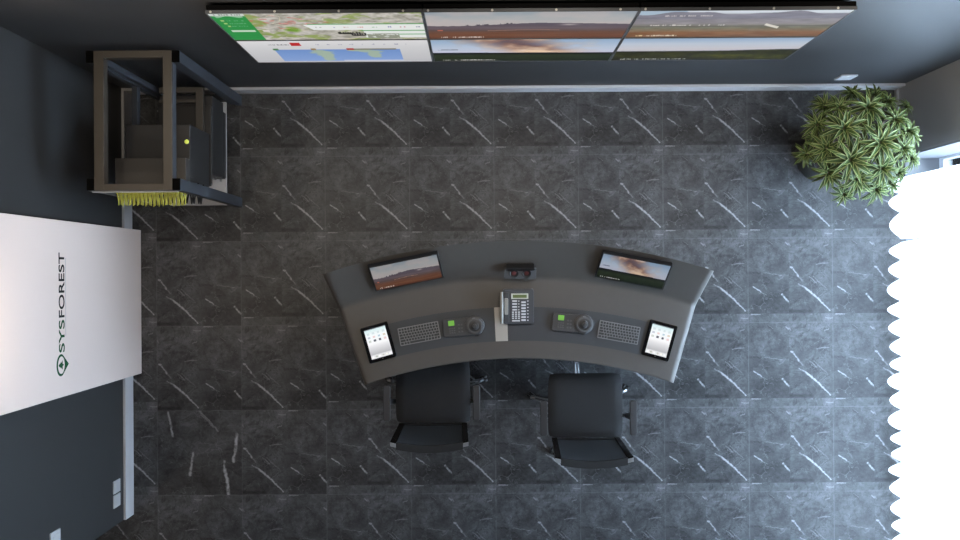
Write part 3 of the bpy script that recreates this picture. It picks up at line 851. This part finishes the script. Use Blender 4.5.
# ------------------------------------------------------------------ desk
DC = Vector((0.2455, -3.604)); HA = R(18.5)
R0, RK, RT_ = 3.05, 3.569, 3.794
ZD, ZT = 0.75, 1.0
def polar(r, a, z=0.0): return Vector((DC.x + r * math.sin(a), DC.y + r * math.cos(a), z))
def desk_z(r):
    s = (r - RK) / (RT_ - RK)
    k = 0.022
    # smooth kink
    sl = (ZT - ZD) / (RT_ - RK)
    d = r - RK
    if d < -k: return ZD
    if d > k: return ZD + sl * d
    return ZD + sl * (d + k) ** 2 / (4 * k)
desk = empty('console_desk', (DC.x, -0.2, 0)); do = desk.location.copy()
def flare(r, a): return (18.95 + ((18.75 if a < 0 else 18.4) - 18.95) * (r - R0) / (RT_ - R0)) / 18.5
def polar_grid(rs, As, zf, thick, name, m, par, ends=False, smooth=True):
    b = BM(); top = []; bot = []
    for r in rs:
        rt_, rb_ = [], []
        for a, drop, in As:
            a = a * flare(r, a) if ends else a
            z = zf(r); p = polar(r, a, z - drop) - do; rt_.append(b.verts.new(p))
            q = polar(r, a, z - thick) - do; rb_.append(b.verts.new(q))
        top.append(rt_); bot.append(rb_)
    nr, na = len(rs), len(As)
    for i in range(nr - 1):
        for j in range(na - 1):
            b.faces.new((top[i][j], top[i][j + 1], top[i + 1][j + 1], top[i + 1][j]))
            b.faces.new((bot[i][j], bot[i + 1][j], bot[i + 1][j + 1], bot[i][j + 1]))
    for i in range(nr - 1):
        for j in (0, na - 1): b.faces.new((top[i][j], top[i + 1][j], bot[i + 1][j], bot[i][j]))
    for j in range(na - 1):
        for i in (0, nr - 1): b.faces.new((top[i][j], top[i][j + 1], bot[i][j + 1], bot[i][j]))
    return obj(name, b, m, par, smooth=smooth)
er = 0.042
As = []
for k in range(7):
    t = k / 6; d = er * (1 - math.cos(t * PI / 2)); As.append((-HA + d / 3.4, er * (1 - math.sin(t * PI / 2))))
As = [(a, dr) for a, dr in As]
mid = [(-HA + er / 3.4 + (2 * HA - 2 * er / 3.4) * k / 60, 0) for k in range(1, 60)]
As = As + mid + [(-a, dr) for a, dr in reversed(As)]
rs = [R0] + [R0 + 0.006] + list(np.linspace(R0 + 0.03, RK - 0.03, 10)) + list(np.linspace(RK - 0.022, RK + 0.022, 9)) + list(np.linspace(RK + 0.03, RT_ - 0.01, 6)) + [RT_]
def dz(r):
    z = desk_z(r)
    if r == R0: z -= 0.006
    return z
polar_grid([float(q) for q in rs], As, dz, 0.055, 'worktop', M['desk'], desk, True)
# inlay strip
def arc_list(a0, a1, n): return [(a0 + (a1 - a0) * k / n, 0) for k in range(n + 1)]
RI0, RI1 = 3.1645, 3.381
adiv = math.atan2(at(501.2, 324, ZD).x - DC.x, 3.27)
polar_grid(list(np.linspace(RI0, RI1, 4)), arc_list(R(-14.2), adiv - .0126, 30), lambda r: ZD + 0.0025, 0.004, 'inlay_mat', M['desk_inlay'], desk)
polar_grid(list(np.linspace(RI0, RI1, 4)), arc_list(adiv + .0126, R(14.2), 30), lambda r: ZD + 0.0025, 0.004, 'inlay_mat', M['desk_inlay'], desk)
polar_grid(list(np.linspace(RI0, RI1, 4)), arc_list(adiv - .0122, adiv + .0122, 3), lambda r: ZD + 0.004, 0.006, 'divider_strip', M['desk_strip'], desk)
# supports
polar_grid([3.66, 3.69], arc_list(-HA * .95, HA * .95, 30), lambda r: 0.74 + 0.09, 0.83, 'back_panel', M['desk'], desk)
for s_ in (-1, 1):
    polar_grid(list(np.linspace(3.18, 3.659, 5)), arc_list(s_ * HA * .93 - 0.005, s_ * HA * .93 + 0.005, 1), lambda r: 0.694, 0.694, 'end_panel', M['desk'], desk)
tag(desk, 'long curved grey console desk with sloped back and dark inlay', 'desk')

def tangent(a): return -a        # z-rotation of a thing facing the desk centre
# monitors ------------------------------------------------------------
SL = math.atan2(ZT - ZD, RT_ - RK)
def monitor(a, fn, label, rr=3.700):
    e = empty('desk_monitor', polar(rr, a, desk_z(rr) + 0.0), -a)
    W_, H_, T_ = 0.440, 0.240, 0.026
    tilt = SL + R(1.5)
    # local frame of the head: x along desk, y up the slope
    mt = Matrix.Rotation(tilt, 4, 'X')
    off = 0.040
    b = BM(); rbox(b, 0, 0, W_, H_, off - T_, off, 0.006, 4, mt); obj('housing', b, M['black'], e, bevel=0.002)
    b = BM(); box(b, -0.05, 0.05, -0.05, 0.05, 0.0025, off - T_, Matrix.Rotation(SL, 4, 'X')); obj('mount', b, M['black'], e)
    n_ = mt @ Vector((0, 0.001, off + 0.0009))
    screen('screen', e, W_ - 0.022, H_ - 0.020, 140, 80, fn, n_, (tilt, 0, 0), 'screen_dim')
    tag(e, label, 'monitor', 'monitors on the console desk')
aL = math.atan2(at(404.7, 270, .89).x - DC.x, 3.665); aR = math.atan2(at(634.3, 270, .89).x - DC.x, 3.665)
monitor(aL, pic_plain, 'small monitor showing brown plain on left of curved desk')
monitor(aR, pic_smoke, 'small monitor showing smoke plume on right of curved desk')

# tablets --------------------------------------------------------------
def tablet(px, py, rot, label):
    p = at(px, py, ZD); e = empty('tablet', (p.x, p.y, ZD + 0.0032), rot)
    b = BM(); rbox(b, 0, 0, 0.180, 0.234, 0.0, 0.011, 0.010); obj('body', b, M['black_gloss'], e, bevel=0.0015)
    screen('screen', e, 0.138, 0.190, 60, 84, pic_tablet, (0, 0, 0.0118), m='screen_bright')
    b = BM(); lathe(b, [(0, 0.0112), (0.0045, 0.0112), (0.0045, 0.0116), (0, 0.0116)], 16, Matrix.Translation((0, -0.1035, 0))); obj('home_button', b, M['bezel'], e)
    tag(e, label, 'tablet', 'tablets on the console desk')
tablet(378.6, 342.3, R(15.5), 'black tablet with lit white screen at left end of desk')
tablet(659.0, 340.3, R(-15.5), 'black tablet with lit white screen at right end of desk')

# keyboards ------------------------------------------------------------
ZI = ZD + 0.0031
key_me = None
def keyboard(px, py, rot, label):
    p = at(px, py, ZI); e = empty('keyboard', (p.x, p.y, ZI), rot)
    W_, D_ = 0.262, 0.114
    b = BM(); rbox(b, 0, 0, W_, D_, 0, 0.008, 0.005); obj('plate', b, M['kb_frame'], e)
    rows = [[1] * 14, [1] * 14, [1.3] + [1] * 12 + [.7], [1.6] + [1] * 11 + [1.4], [2] + [1] * 10 + [2], [1.2, 1, 1, 5.6, 1, 1.1, 1.1, 1, 1]]
    rh = (D_ - 0.008) / len(rows)
    for i, row in enumerate(rows):
        tw = sum(row); x = -W_ / 2 + 0.004
        for kw in row:
            w_ = kw / tw * (W_ - 0.008)
            b = BM(); g_ = 0.0022
            cx = x + w_ / 2; cyy = D_ / 2 - 0.004 - rh * (i + .5)
            box(b, cx - w_ / 2 + g_, cx + w_ / 2 - g_, cyy - rh / 2 + g_, cyy + rh / 2 - g_, 0.008, 0.0105)
            obj('key', b, M['key'], e)
            x += w_
    tag(e, label, 'keyboard', 'keyboards on the console desk')
keyboard(419.3, 333.5, R(10.3), 'compact dark keyboard beside the left tablet')
keyboard(618.7, 332.4, R(-10.6), 'compact dark keyboard beside the right tablet')

# camera controllers ---------------------------------------------------
def controller(pbx, pby, rot, label):
    """pad with green readout at left, joystick disc at right"""
    p = at(pbx, pby, ZI); e = empty('joystick_controller', (p.x, p.y, ZI), rot)
    b = BM(); rbox(b, -0.022, 0, 0.19, 0.112, 0, 0.022, 0.010); obj('base', b, M['ctrl'], e, bevel=0.003)
    mt = Matrix.Translation((0.084, 0.0, 0))
    b = BM(); lathe(b, [(0, 0), (0.060, 0), (0.062, 0.006), (0.060, 0.026), (0.052, 0.031), (0, 0.031)], 40, mt)
    d_ = obj('dial', b, M['ctrl'], e, smooth=True)
    b = BM(); lathe(b, [(0.044, 0.031), (0.047, 0.035), (0.040, 0.035), (0.038, 0.031)], 40, mt); obj('dial_ring', b, M['ctrl_btn'], d_, smooth=True)
    b = BM(); lathe(b, [(0, 0.030), (0.026, 0.031), (0.022, 0.042), (0.010, 0.047), (0.009, 0.078), (0.014, 0.084), (0.013, 0.094), (0, 0.097)], 24, mt); obj('joystick', b, M['key'], e, smooth=True)
    b = BM(); box(b, 0.074, 0.092, 0.043, 0.050, 0.031, 0.033); obj('badge', b, M['alu'], d_)
    b = BM(); box(b, -0.082, -0.044, 0.014, 0.046, 0.022, 0.0245); obj('readout', b, M['lcd_green'], e)['label'] = 'lit green readout'
    for i in range(3):
        for j in range(3):
            b = BM(); box(b, -0.080 + j * .014, -0.070 + j * .014, -0.036 + i * .014, -0.027 + i * .014, 0.022, 0.0255); obj('button', b, M['ctrl_btn'], e)
    for i in range(3):
        for j in range(2):
            b = BM(); box(b, -0.022 + j * .018, -0.011 + j * .018, -0.034 + i * .022, -0.024 + i * .022, 0.022, 0.0255); obj('button', b, M['ctrl_btn'], e)
    tag(e, label, 'controller', 'joystick controllers on the desk')
controller(461.6, 326.8, R(5.5), 'black joystick controller with green readout left of the phone')
controller(570.3, 323.0, R(-5.0), 'black joystick controller with green readout right of the phone')

# telephone ------------------------------------------------------------
p = at(517.2, 306.3, 0.79)
ph = empty('desk_phone', (p.x, p.y, ZD + 0.0062))
tl = Matrix.Rotation(R(6), 4, 'X')
b = BM(); rbox(b, 0.008, 0.003, 0.194, 0.222, 0.012, 0.040, 0.012, 5, tl); obj('body', b, M['phone'], ph, bevel=0.003)
b = BM(); box(b, -0.07, 0.09, 0.04, 0.09, 0.0, 0.022); obj('foot', b, M['phone'], ph)
b = BM(); box(b, -0.07, 0.09, -0.095, -0.075, 0.0, 0.010); obj('foot', b, M['phone'], ph)
b = BM(); box(b, -0.086, -0.052, -0.095, 0.095, 0.040, 0.048, tl); obj('cradle', b, M['phone'], ph, bevel=0.003)
b = BM()
tube(b, [tl @ Vector(q) for q in ((-0.098, -0.10, 0.056), (-0.099, -0.05, 0.064), (-0.099, 0.0, 0.066), (-0.099, 0.05, 0.064), (-0.098, 0.098, 0.056))], [0.009, 0.011, 0.011, 0.011, 0.009], 12)
hs = obj('handset', b, M['phone_light'], ph, smooth=True); hs['label'] = 'pale grey handset'
b = BM(); rbox(b, -0.070, 0.006, 0.024, 0.105, 0.0485, 0.062, 0.006, 4, tl); obj('handset_grip', b, M['phone_light'], ph, bevel=0.003)
b = BM(); box(b, -0.038, 0.070, 0.052, 0.086, 0.040, 0.045, tl); lf = obj('lcd_frame', b, M['lcd_frame'], ph, bevel=0.001)
b = BM(); box(b, -0.028, 0.060, 0.059, 0.079, 0.0451, 0.0458, tl); obj('lcd', b, M['lcd_dark'], lf)
def pbtn(x, y, w_, d_):
    b = BM(); box(b, x - w_ / 2, x + w_ / 2, y - d_ / 2, y + d_ / 2, 0.040, 0.0435, tl); obj('button', b, M['phone_btn'], ph)
for k in range(4):
    pbtn(-0.016, 0.038 - k * .0185, 0.030, 0.009); pbtn(0.010, 0.038 - k * .0185, 0.007, 0.006)
for i in range(4):
    for j in range(3): pbtn(-0.027 + j * .019, -0.033 - i * .0130, 0.012, 0.008)
pbtn(-0.008, -0.088, 0.050, 0.008)
for k in range(7):
    pbtn(0.040, 0.030 - k * .0190, 0.028, 0.010); pbtn(0.067, 0.038 - k * .0205, 0.008, 0.006)
tag(ph, 'grey desk telephone with pale handset and olive readout', 'telephone')

# socket block on the slope ------------------------------------------------
pc = at(519.8, 271.0, 0.79)
rr = (Vector((pc.x, pc.y)) - DC).length; aa = math.atan2(pc.x - DC.x, pc.y - DC.y)
sb = empty('socket_block', polar(rr + 0.028, aa, desk_z(rr + 0.028)), -aa)
mt = Matrix.Rotation(SL, 4, 'X')
t2 = Matrix.Rotation(R(28), 4, 'X')
b = BM(); rbox(b, 0, -0.030, 0.200, 0.070, 0.016, 0.040, 0.006, 4, t2); obj('housing', b, M['bezel'], sb, bevel=0.002)
b = BM(); rbox(b, 0, 0.022, 0.178, 0.024, 0.004, 0.046, 0.006, 4, mt); obj('hood', b, M['black'], sb, bevel=0.002)
for s_ in (-1, 1):
    mm = t2 @ Matrix.Translation((s_ * 0.040 , -0.026, 0.0395))
    b = BM(); lathe(b, [(0.012, 0.0), (0.030, 0.0), (0.030, 0.005), (0.026, 0.006), (0.022, 0.003), (0.012, 0.003)], 24, mm); rg = obj('socket', b, M['black'], sb, smooth=True)
    b = BM(); lathe(b, [(0, 0.0), (0.015, 0.0), (0.014, 0.004), (0, 0.005)], 20, mm); obj('socket_core', b, M['red_socket'], rg)
tag(sb, 'dark double socket block with red cores at desk centre', 'socket')

# ------------------------------------------------------------------ chairs
def chair(label, cx, cy, rz, leg0, seatw=0.495, seatd=0.425):
    """origin on the floor under the column; chair faces +Y; cy is the seat centre"""
    e = empty('office_chair', (cx, cy, 0), rz)
    # seat cushion with waterfall front
    b = BM(); nx, ny = 16, 16; top = []; bot = []
    for j in range(ny + 1):
        v_ = -1 + 2 * j / ny; tr, br = [], []
        for i in range(nx + 1):
            u_ = -1 + 2 * i / nx
            w_ = seatw / 2 * (1 - 0.03 * max(0, v_) ** 4)
            k = 1 - 0.022 * (abs(u_) ** 8 * abs(v_) ** 8) * 2
            x = u_ * w_ * k; y = v_ * seatd / 2 * k
            z = 0.478 - 0.016 * (abs(u_) ** 10) - 0.030 * max(0, v_) ** 6 - 0.010 * max(0, -v_) ** 10 - 0.008 * (1 - u_ * u_) * (1 - v_ * v_)
            tr.append(b.verts.new((x, y, z))); br.append(b.verts.new((x * 0.97, y * 0.97, 0.418)))
        top.append(tr); bot.append(br)
    for j in range(ny):
        for i in range(nx):
            b.faces.new((top[j][i], top[j][i + 1], top[j + 1][i + 1], top[j + 1][i]))
            b.faces.new((bot[j][i], bot[j + 1][i], bot[j + 1][i + 1], bot[j][i + 1]))
    for j in range(ny):
        for i in (0, nx): b.faces.new((top[j][i], top[j + 1][i], bot[j + 1][i], bot[j][i]))
    for i in range(nx):
        for j in (0, ny): b.faces.new((top[j][i], top[j][i + 1], bot[j][i + 1], bot[j][i]))
    obj('seat', b, M['fabric'], e, smooth=True)
    b = BM(); rbox(b, 0, -0.04, 0.30, 0.26, 0.385, 0.418, 0.02); obj('seat_mechanism', b, M['black'], e, bevel=0.004)
    # backrest: curved shell
    yb = -seatd / 2 - 0.004; zb_, zt_ = 0.44, 1.0
    def shell(u0, u1, nu, front, thick, z0, z1, dx=0.0):
        b = BM(); fr, bk = [], []; nz = 10
        for j in range(nz + 1):
            z = z0 + (z1 - z0) * j / nz; t = (z - zb_) / (zt_ - zb_)
            f_, k_ = [], []
            for i in range(nu + 1):
                u_ = u0 + (u1 - u0) * i / nu
                hw = 0.224 + 0.016 * t + dx
                y = yb + 0.006 - 0.036 * t - (0.004 + 0.026 * t) * (1 - u_ * u_) - front
                f_.append(b.verts.new((u_ * hw, y, z))); k_.append(b.verts.new((u_ * hw, y - thick, z)))
            fr.append(f_); bk.append(k_)
        for j in range(nz):
            for i in range(nu):
                b.faces.new((fr[j][i], fr[j][i + 1], fr[j + 1][i + 1], fr[j + 1][i])); b.faces.new((bk[j][i], bk[j + 1][i], bk[j + 1][i + 1], bk[j][i + 1]))
            for i in (0, nu): b.faces.new((fr[j][i], fr[j + 1][i], bk[j + 1][i], bk[j][i]))
        for i in range(nu):
            for j in (0, nz): b.faces.new((fr[j][i], fr[j][i + 1], bk[j][i + 1], bk[j][i]))
        return b
    obj('backrest', shell(-0.84, 0.84, 18, 0.004, 0.014, 0.485, 0.985), M['mesh_fab'], e, smooth=True)
    for u0, u1 in ((-1, -0.84), (0.84, 1)):
        obj('back_upright', shell(u0, u1, 3, 0.0, 0.026, 0.46, 0.99), M['black_gloss'], e, smooth=True)
    obj('back_top_rail', shell(-0.86, 0.86, 18, 0.0, 0.044, 0.975, 1.003), M['fabric'], e, smooth=True, bevel=0.003)
    obj('back_bottom_rail', shell(-0.84, 0.84, 18, 0.0, 0.024, 0.46, 0.50), M['black'], e, smooth=True)
    for u0, u1 in ((-1.0, -0.86), (0.86, 1.0)):
        obj('corner_bracket', shell(u0, u1, 3, 0.008, 0.022, 0.992, 1.006), M['alu'], e, bevel=0.002)
    b = BM(); tube(b, [(0, -0.06, 0.40), (0, yb - 0.03, 0.40), (0, yb - 0.055, 0.47), (0, yb - 0.060, 0.60)], 0.017, 10); obj('back_support', b, M['black'], e, smooth=True)
    # arms
    for s_ in (-1, 1):
        xa = s_ * 0.289
        b = BM(); rbox(b, xa, -0.055, 0.046, 0.226, 0.662, 0.684, 0.014, 5); ar = obj('armrest', b, M['arm'], e, bevel=0.005)
        b = BM(); tube(b, [(s_ * 0.13, -0.075, 0.405), (s_ * 0.255, -0.075, 0.405), (s_ * 0.283, -0.073, 0.44), (xa, -0.07, 0.56), (xa, -0.06, 0.663)], [0.016, 0.018, 0.020, 0.016, 0.015], 10)
        obj('arm_support', b, M['black'], ar, smooth=True)
    # column, star base
    TB = Matrix.Translation((0, -0.075, 0))
    b = BM(); lathe(b, [(0, 0.08), (0.034, 0.08), (0.034, 0.24), (0.020, 0.245), (0.020, 0.386), (0, 0.386)], 20, TB); obj('gas_column', b, M['chrome'], e, smooth=True)
    b = BM(); lathe(b, [(0, 0.07), (0.055, 0.07), (0.055, 0.105), (0.04, 0.12), (0, 0.12)], 24, TB); obj('base_hub', b, M['chrome'], e, smooth=True)
    for k in range(5):
        a = leg0 + k * 2 * PI / 5; mt = TB @ Matrix.Rotation(a, 4, 'Z')
        b = BM()
        for sgn in (-1, 1):
            tube(b, [mt @ Vector(q) for q in ((0.045, sgn * 0.016, 0.098), (0.18, sgn * 0.013, 0.090), (0.335, sgn * 0.008, 0.074))], [0.008, 0.007, 0.006], 8)
        tube(b, [mt @ Vector((0.325, 0, 0.078)), mt @ Vector((0.352, 0, 0.068))], 0.014, 10)
        lg = obj('base_leg', b, M['chrome'], e, smooth=True)
        sw = random.uniform(-0.9, 0.9)
        m2 = mt @ Matrix.Translation((0.345, 0, 0)) @ Matrix.Rotation(sw, 4, 'Z')
        b = BM()
        for sgn in (-1, 1):
            m3 = m2 @ Matrix.Translation((0.008, sgn * 0.013, 0.028)) @ Matrix.Rotation(PI / 2, 4, 'X')
            lathe(b, [(0, -0.009), (0.024, -0.009), (0.028, -0.005), (0.028, 0.005), (0.024, 0.009), (0, 0.009)], 18, m3)
        tube(b, [m2 @ Vector((0.0, 0, 0.03)), m2 @ Vector((0.0, 0, 0.072))], 0.008, 8)
        obj('caster', b, M['black'], lg, smooth=True)
    tag(e, label, 'chair', 'office chairs at the console desk')
sr = at(585.6, 437, .475); sf = at(585.6, 374, .475)
chair('black office chair pulled clear of the desk, right of the pair', sr.x, (sr.y + sf.y) / 2, 0.0, R(94))
sr = at(433.2, 423, .475)
chair('black office chair tucked under the desk, left of the pair', sr.x, sr.y + 0.2125, 0.0, R(90))

# ------------------------------------------------------------------ potted plant
pl_c = Vector((2.40, 0.78, 0))
plant = empty('potted_plant', pl_c)
b = BM(); lathe(b, [(0, 0.0), (0.13, 0.0), (0.15, 0.02), (0.172, 0.40), (0.177, 0.42), (0.166, 0.42), (0.158, 0.37), (0, 0.36)], 48); pot = obj('pot', b, M['pot'], plant, smooth=True)
b = BM(); lathe(b, [(0, 0.378), (0.10, 0.382), (0.1575, 0.372)], 32); obj('soil', b, M['soil'], pot, smooth=True)
zoomed = [(258, 75, 40), (350, 78, 42), (150, 125, 50), (208, 132, 50), (318, 132, 72), (398, 102, 40), (425, 178, 55), (470, 128, 32), (122, 197, 52), (226, 212, 68),
          (80, 312, 46), (158, 290, 62), (365, 268, 75), (250, 335, 75), (478, 222, 48), (500, 245, 38), (455, 290, 52), (492, 332, 42), (372, 368, 68), (165, 385, 58),
          (275, 408, 62), (225, 470, 44), (350, 450, 52), (412, 432, 42), (440, 385, 44), (295, 195, 50), (300, 290, 45), (185, 350, 40), (320, 420, 40), (110, 250, 40)]
def rosette(c, axis, L0, seed):
    r_ = random.Random(seed)
    me = bpy.data.meshes.new('leaf_rosette'); vs = []; fs = []; cols = []
    q = Vector((0, 0, 1)).rotation_difference(axis).to_matrix()
    layers = [(9, 0, 1.0), (10, 24, 1.0), (8, 46, 0.78), (5, 68, 0.5)]
    for li, (nl, el, kl) in enumerate(layers):
        a0 = r_.uniform(0, 6.28)
        for i in range(nl):
            a = a0 + 2 * PI * i / nl + r_.uniform(-.16, .16)
            e_ = R(el + r_.uniform(-7, 7)); Ln = L0 * kl * r_.uniform(.86, 1.12)
            wmax = 0.0098 * (L0 / 0.13) * r_.uniform(.85, 1.15)
            d = Vector((math.cos(a), math.sin(a), 0)); sd = Vector((-math.sin(a), math.cos(a), 0))
            tint = r_.uniform(.8, 1.2)
            base = len(vs); ns = 7
            pos = d * 0.005; ang = e_
            for k in range(ns + 1):
                t = k / ns
                w_ = wmax * (0.30 + 0.85 * math.sin(PI * min(1, t * 1.02) ** 0.75)) * (1 - t ** 4)
                if k == ns: w_ = 0.0004
                if k: pos = pos + (d * math.cos(ang) + Vector((0, 0, 1)) * math.sin(ang)) * (Ln / ns); ang -= R(9)
                nrm = (Vector((0, 0, 1)) * math.cos(ang) - d * math.sin(ang))
                for m_, s_ in enumerate((-1, -.74, -.58, 0, .58, .74, 1)):
                    p_ = pos + sd * (s_ * w_) + nrm * (abs(s_) * w_ * .45)
                    vs.append(c + q @ p_)
                    edge = abs(s_) > .7
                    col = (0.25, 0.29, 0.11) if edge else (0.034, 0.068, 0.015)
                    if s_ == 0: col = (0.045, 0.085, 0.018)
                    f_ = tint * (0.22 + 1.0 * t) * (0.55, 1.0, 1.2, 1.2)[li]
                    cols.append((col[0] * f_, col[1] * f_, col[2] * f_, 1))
            for k in range(ns):
                for m_ in range(6):
                    o_ = base + k * 7 + m_
                    fs.append((o_, o_ + 1, o_ + 8, o_ + 7))
    me.from_pydata([tuple(v) for v in vs], [], fs); me.update()
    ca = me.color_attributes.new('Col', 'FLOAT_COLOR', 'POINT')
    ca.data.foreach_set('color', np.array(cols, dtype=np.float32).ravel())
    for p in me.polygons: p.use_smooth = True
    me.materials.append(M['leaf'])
    o = bpy.data.objects.new('leaf_rosette', me); COL.objects.link(o); o.parent = plant
    return o
crown = Vector((2.262, 0.755, 0.78))
for i, (zx, zy, zr) in enumerate(zoomed):
    px, py = 785 + zx / 3.727, 70 + zy / 3.727
    d_ = math.hypot(px - 863, py - 143) / 60
    z = 1.42 - 0.42 * d_ ** 1.7 - (0.05 if zr < 45 else 0)
    if i in (25, 26, 27, 28, 29): z -= 0.13
    c = at(px, py, z)
    ax = (c - crown).normalized(); ax = (ax + Vector((0, 0, 0.9))).normalized()
    rad = zr / 3.727 * (H - z) / F
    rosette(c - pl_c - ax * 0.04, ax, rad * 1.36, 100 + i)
    # branch
    b = BM(); st = Vector((random.uniform(-.05, .05), random.uniform(-.05, .05), 0.37)); en = c - pl_c - ax * 0.04
    m1 = Vector((st.x * 1.5 + en.x * .25, st.y * 1.5 + en.y * .25, 0.75)); m2 = Vector((en.x * .75, en.y * .75, en.z - 0.18))
    tube(b, [st, m1, m2, en], [0.010, 0.009, 0.007, 0.006], 7)
    obj('stem', b, M['bark'], plant, smooth=True)
tag(plant, 'bushy dracaena plant with striped leaves in dark pot by curtain', 'plant')

# ------------------------------------------------------------------ light
Wd = bpy.data.worlds.new('world'); S.world = Wd; Wd.use_nodes = True
bg = Wd.node_tree.nodes['Background']; bg.inputs[0].default_value = (0.92, 0.95, 1.0, 1); bg.inputs[1].default_value = 0.07
def area(name, loc, rot, sx, sy, power, col, spread=None):
    l = bpy.data.lights.new(name, 'AREA'); l.shape = 'RECTANGLE'; l.size = sx; l.size_y = sy; l.energy = power; l.color = col
    if spread: l.spread = spread
    o = bpy.data.objects.new(name, l); COL.objects.link(o); o.location = loc; o.rotation_euler = rot
    return o
warm = (1.0, 0.90, 0.78)
for k, (x, y, p_) in enumerate(((-1.2, 0.8, 9), (0.35, 0.75, 13), (1.9, 0.8, 11), (-1.2, 0.35, 4.5), (0.35, 0.3, 5), (1.9, 0.35, 5), (-1.0, -1.9, 3.5), (0.9, -1.9, 2.5))):
    area('ceiling_light_%d' % k, (x, y, 2.85), (0, 0, 0), 0.6, 0.6, p_, warm)
# downlights washing the walls
def spot(loc, power, ang, col=(1, .86, .68), blend=.8):
    l = bpy.data.lights.new('downlight', 'SPOT'); l.energy = power; l.spot_size = R(ang); l.spot_blend = blend; l.color = col; l.shadow_soft_size = 0.05
    o = bpy.data.objects.new('downlight', l); COL.objects.link(o); o.location = loc
    return o
spot((-2.16, -0.28, 2.72), 22, 120)
spot((-2.1, 1.08, 2.75), 9, 120)
spot((-3.1, -2.3, 2.7), 12, 110)
spot((-2.1, -1.55, 2.85), 4, 110)
area('daylight', (3.7, -1.25, 1.32), (0, R(90), 0), 2.6, 4.4, 2000, (0.70, 0.83, 1.0))

S.view_settings.view_transform = 'Standard'
S.view_settings.look = 'None'
S.view_settings.exposure = 0.0
S.cycles.max_bounces = 6
S.cycles.transparent_max_bounces = 12
S.cycles.use_denoising = True
S.cycles.caustics_reflective = False; S.cycles.caustics_refractive = False
S.cycles.sample_clamp_indirect = 25
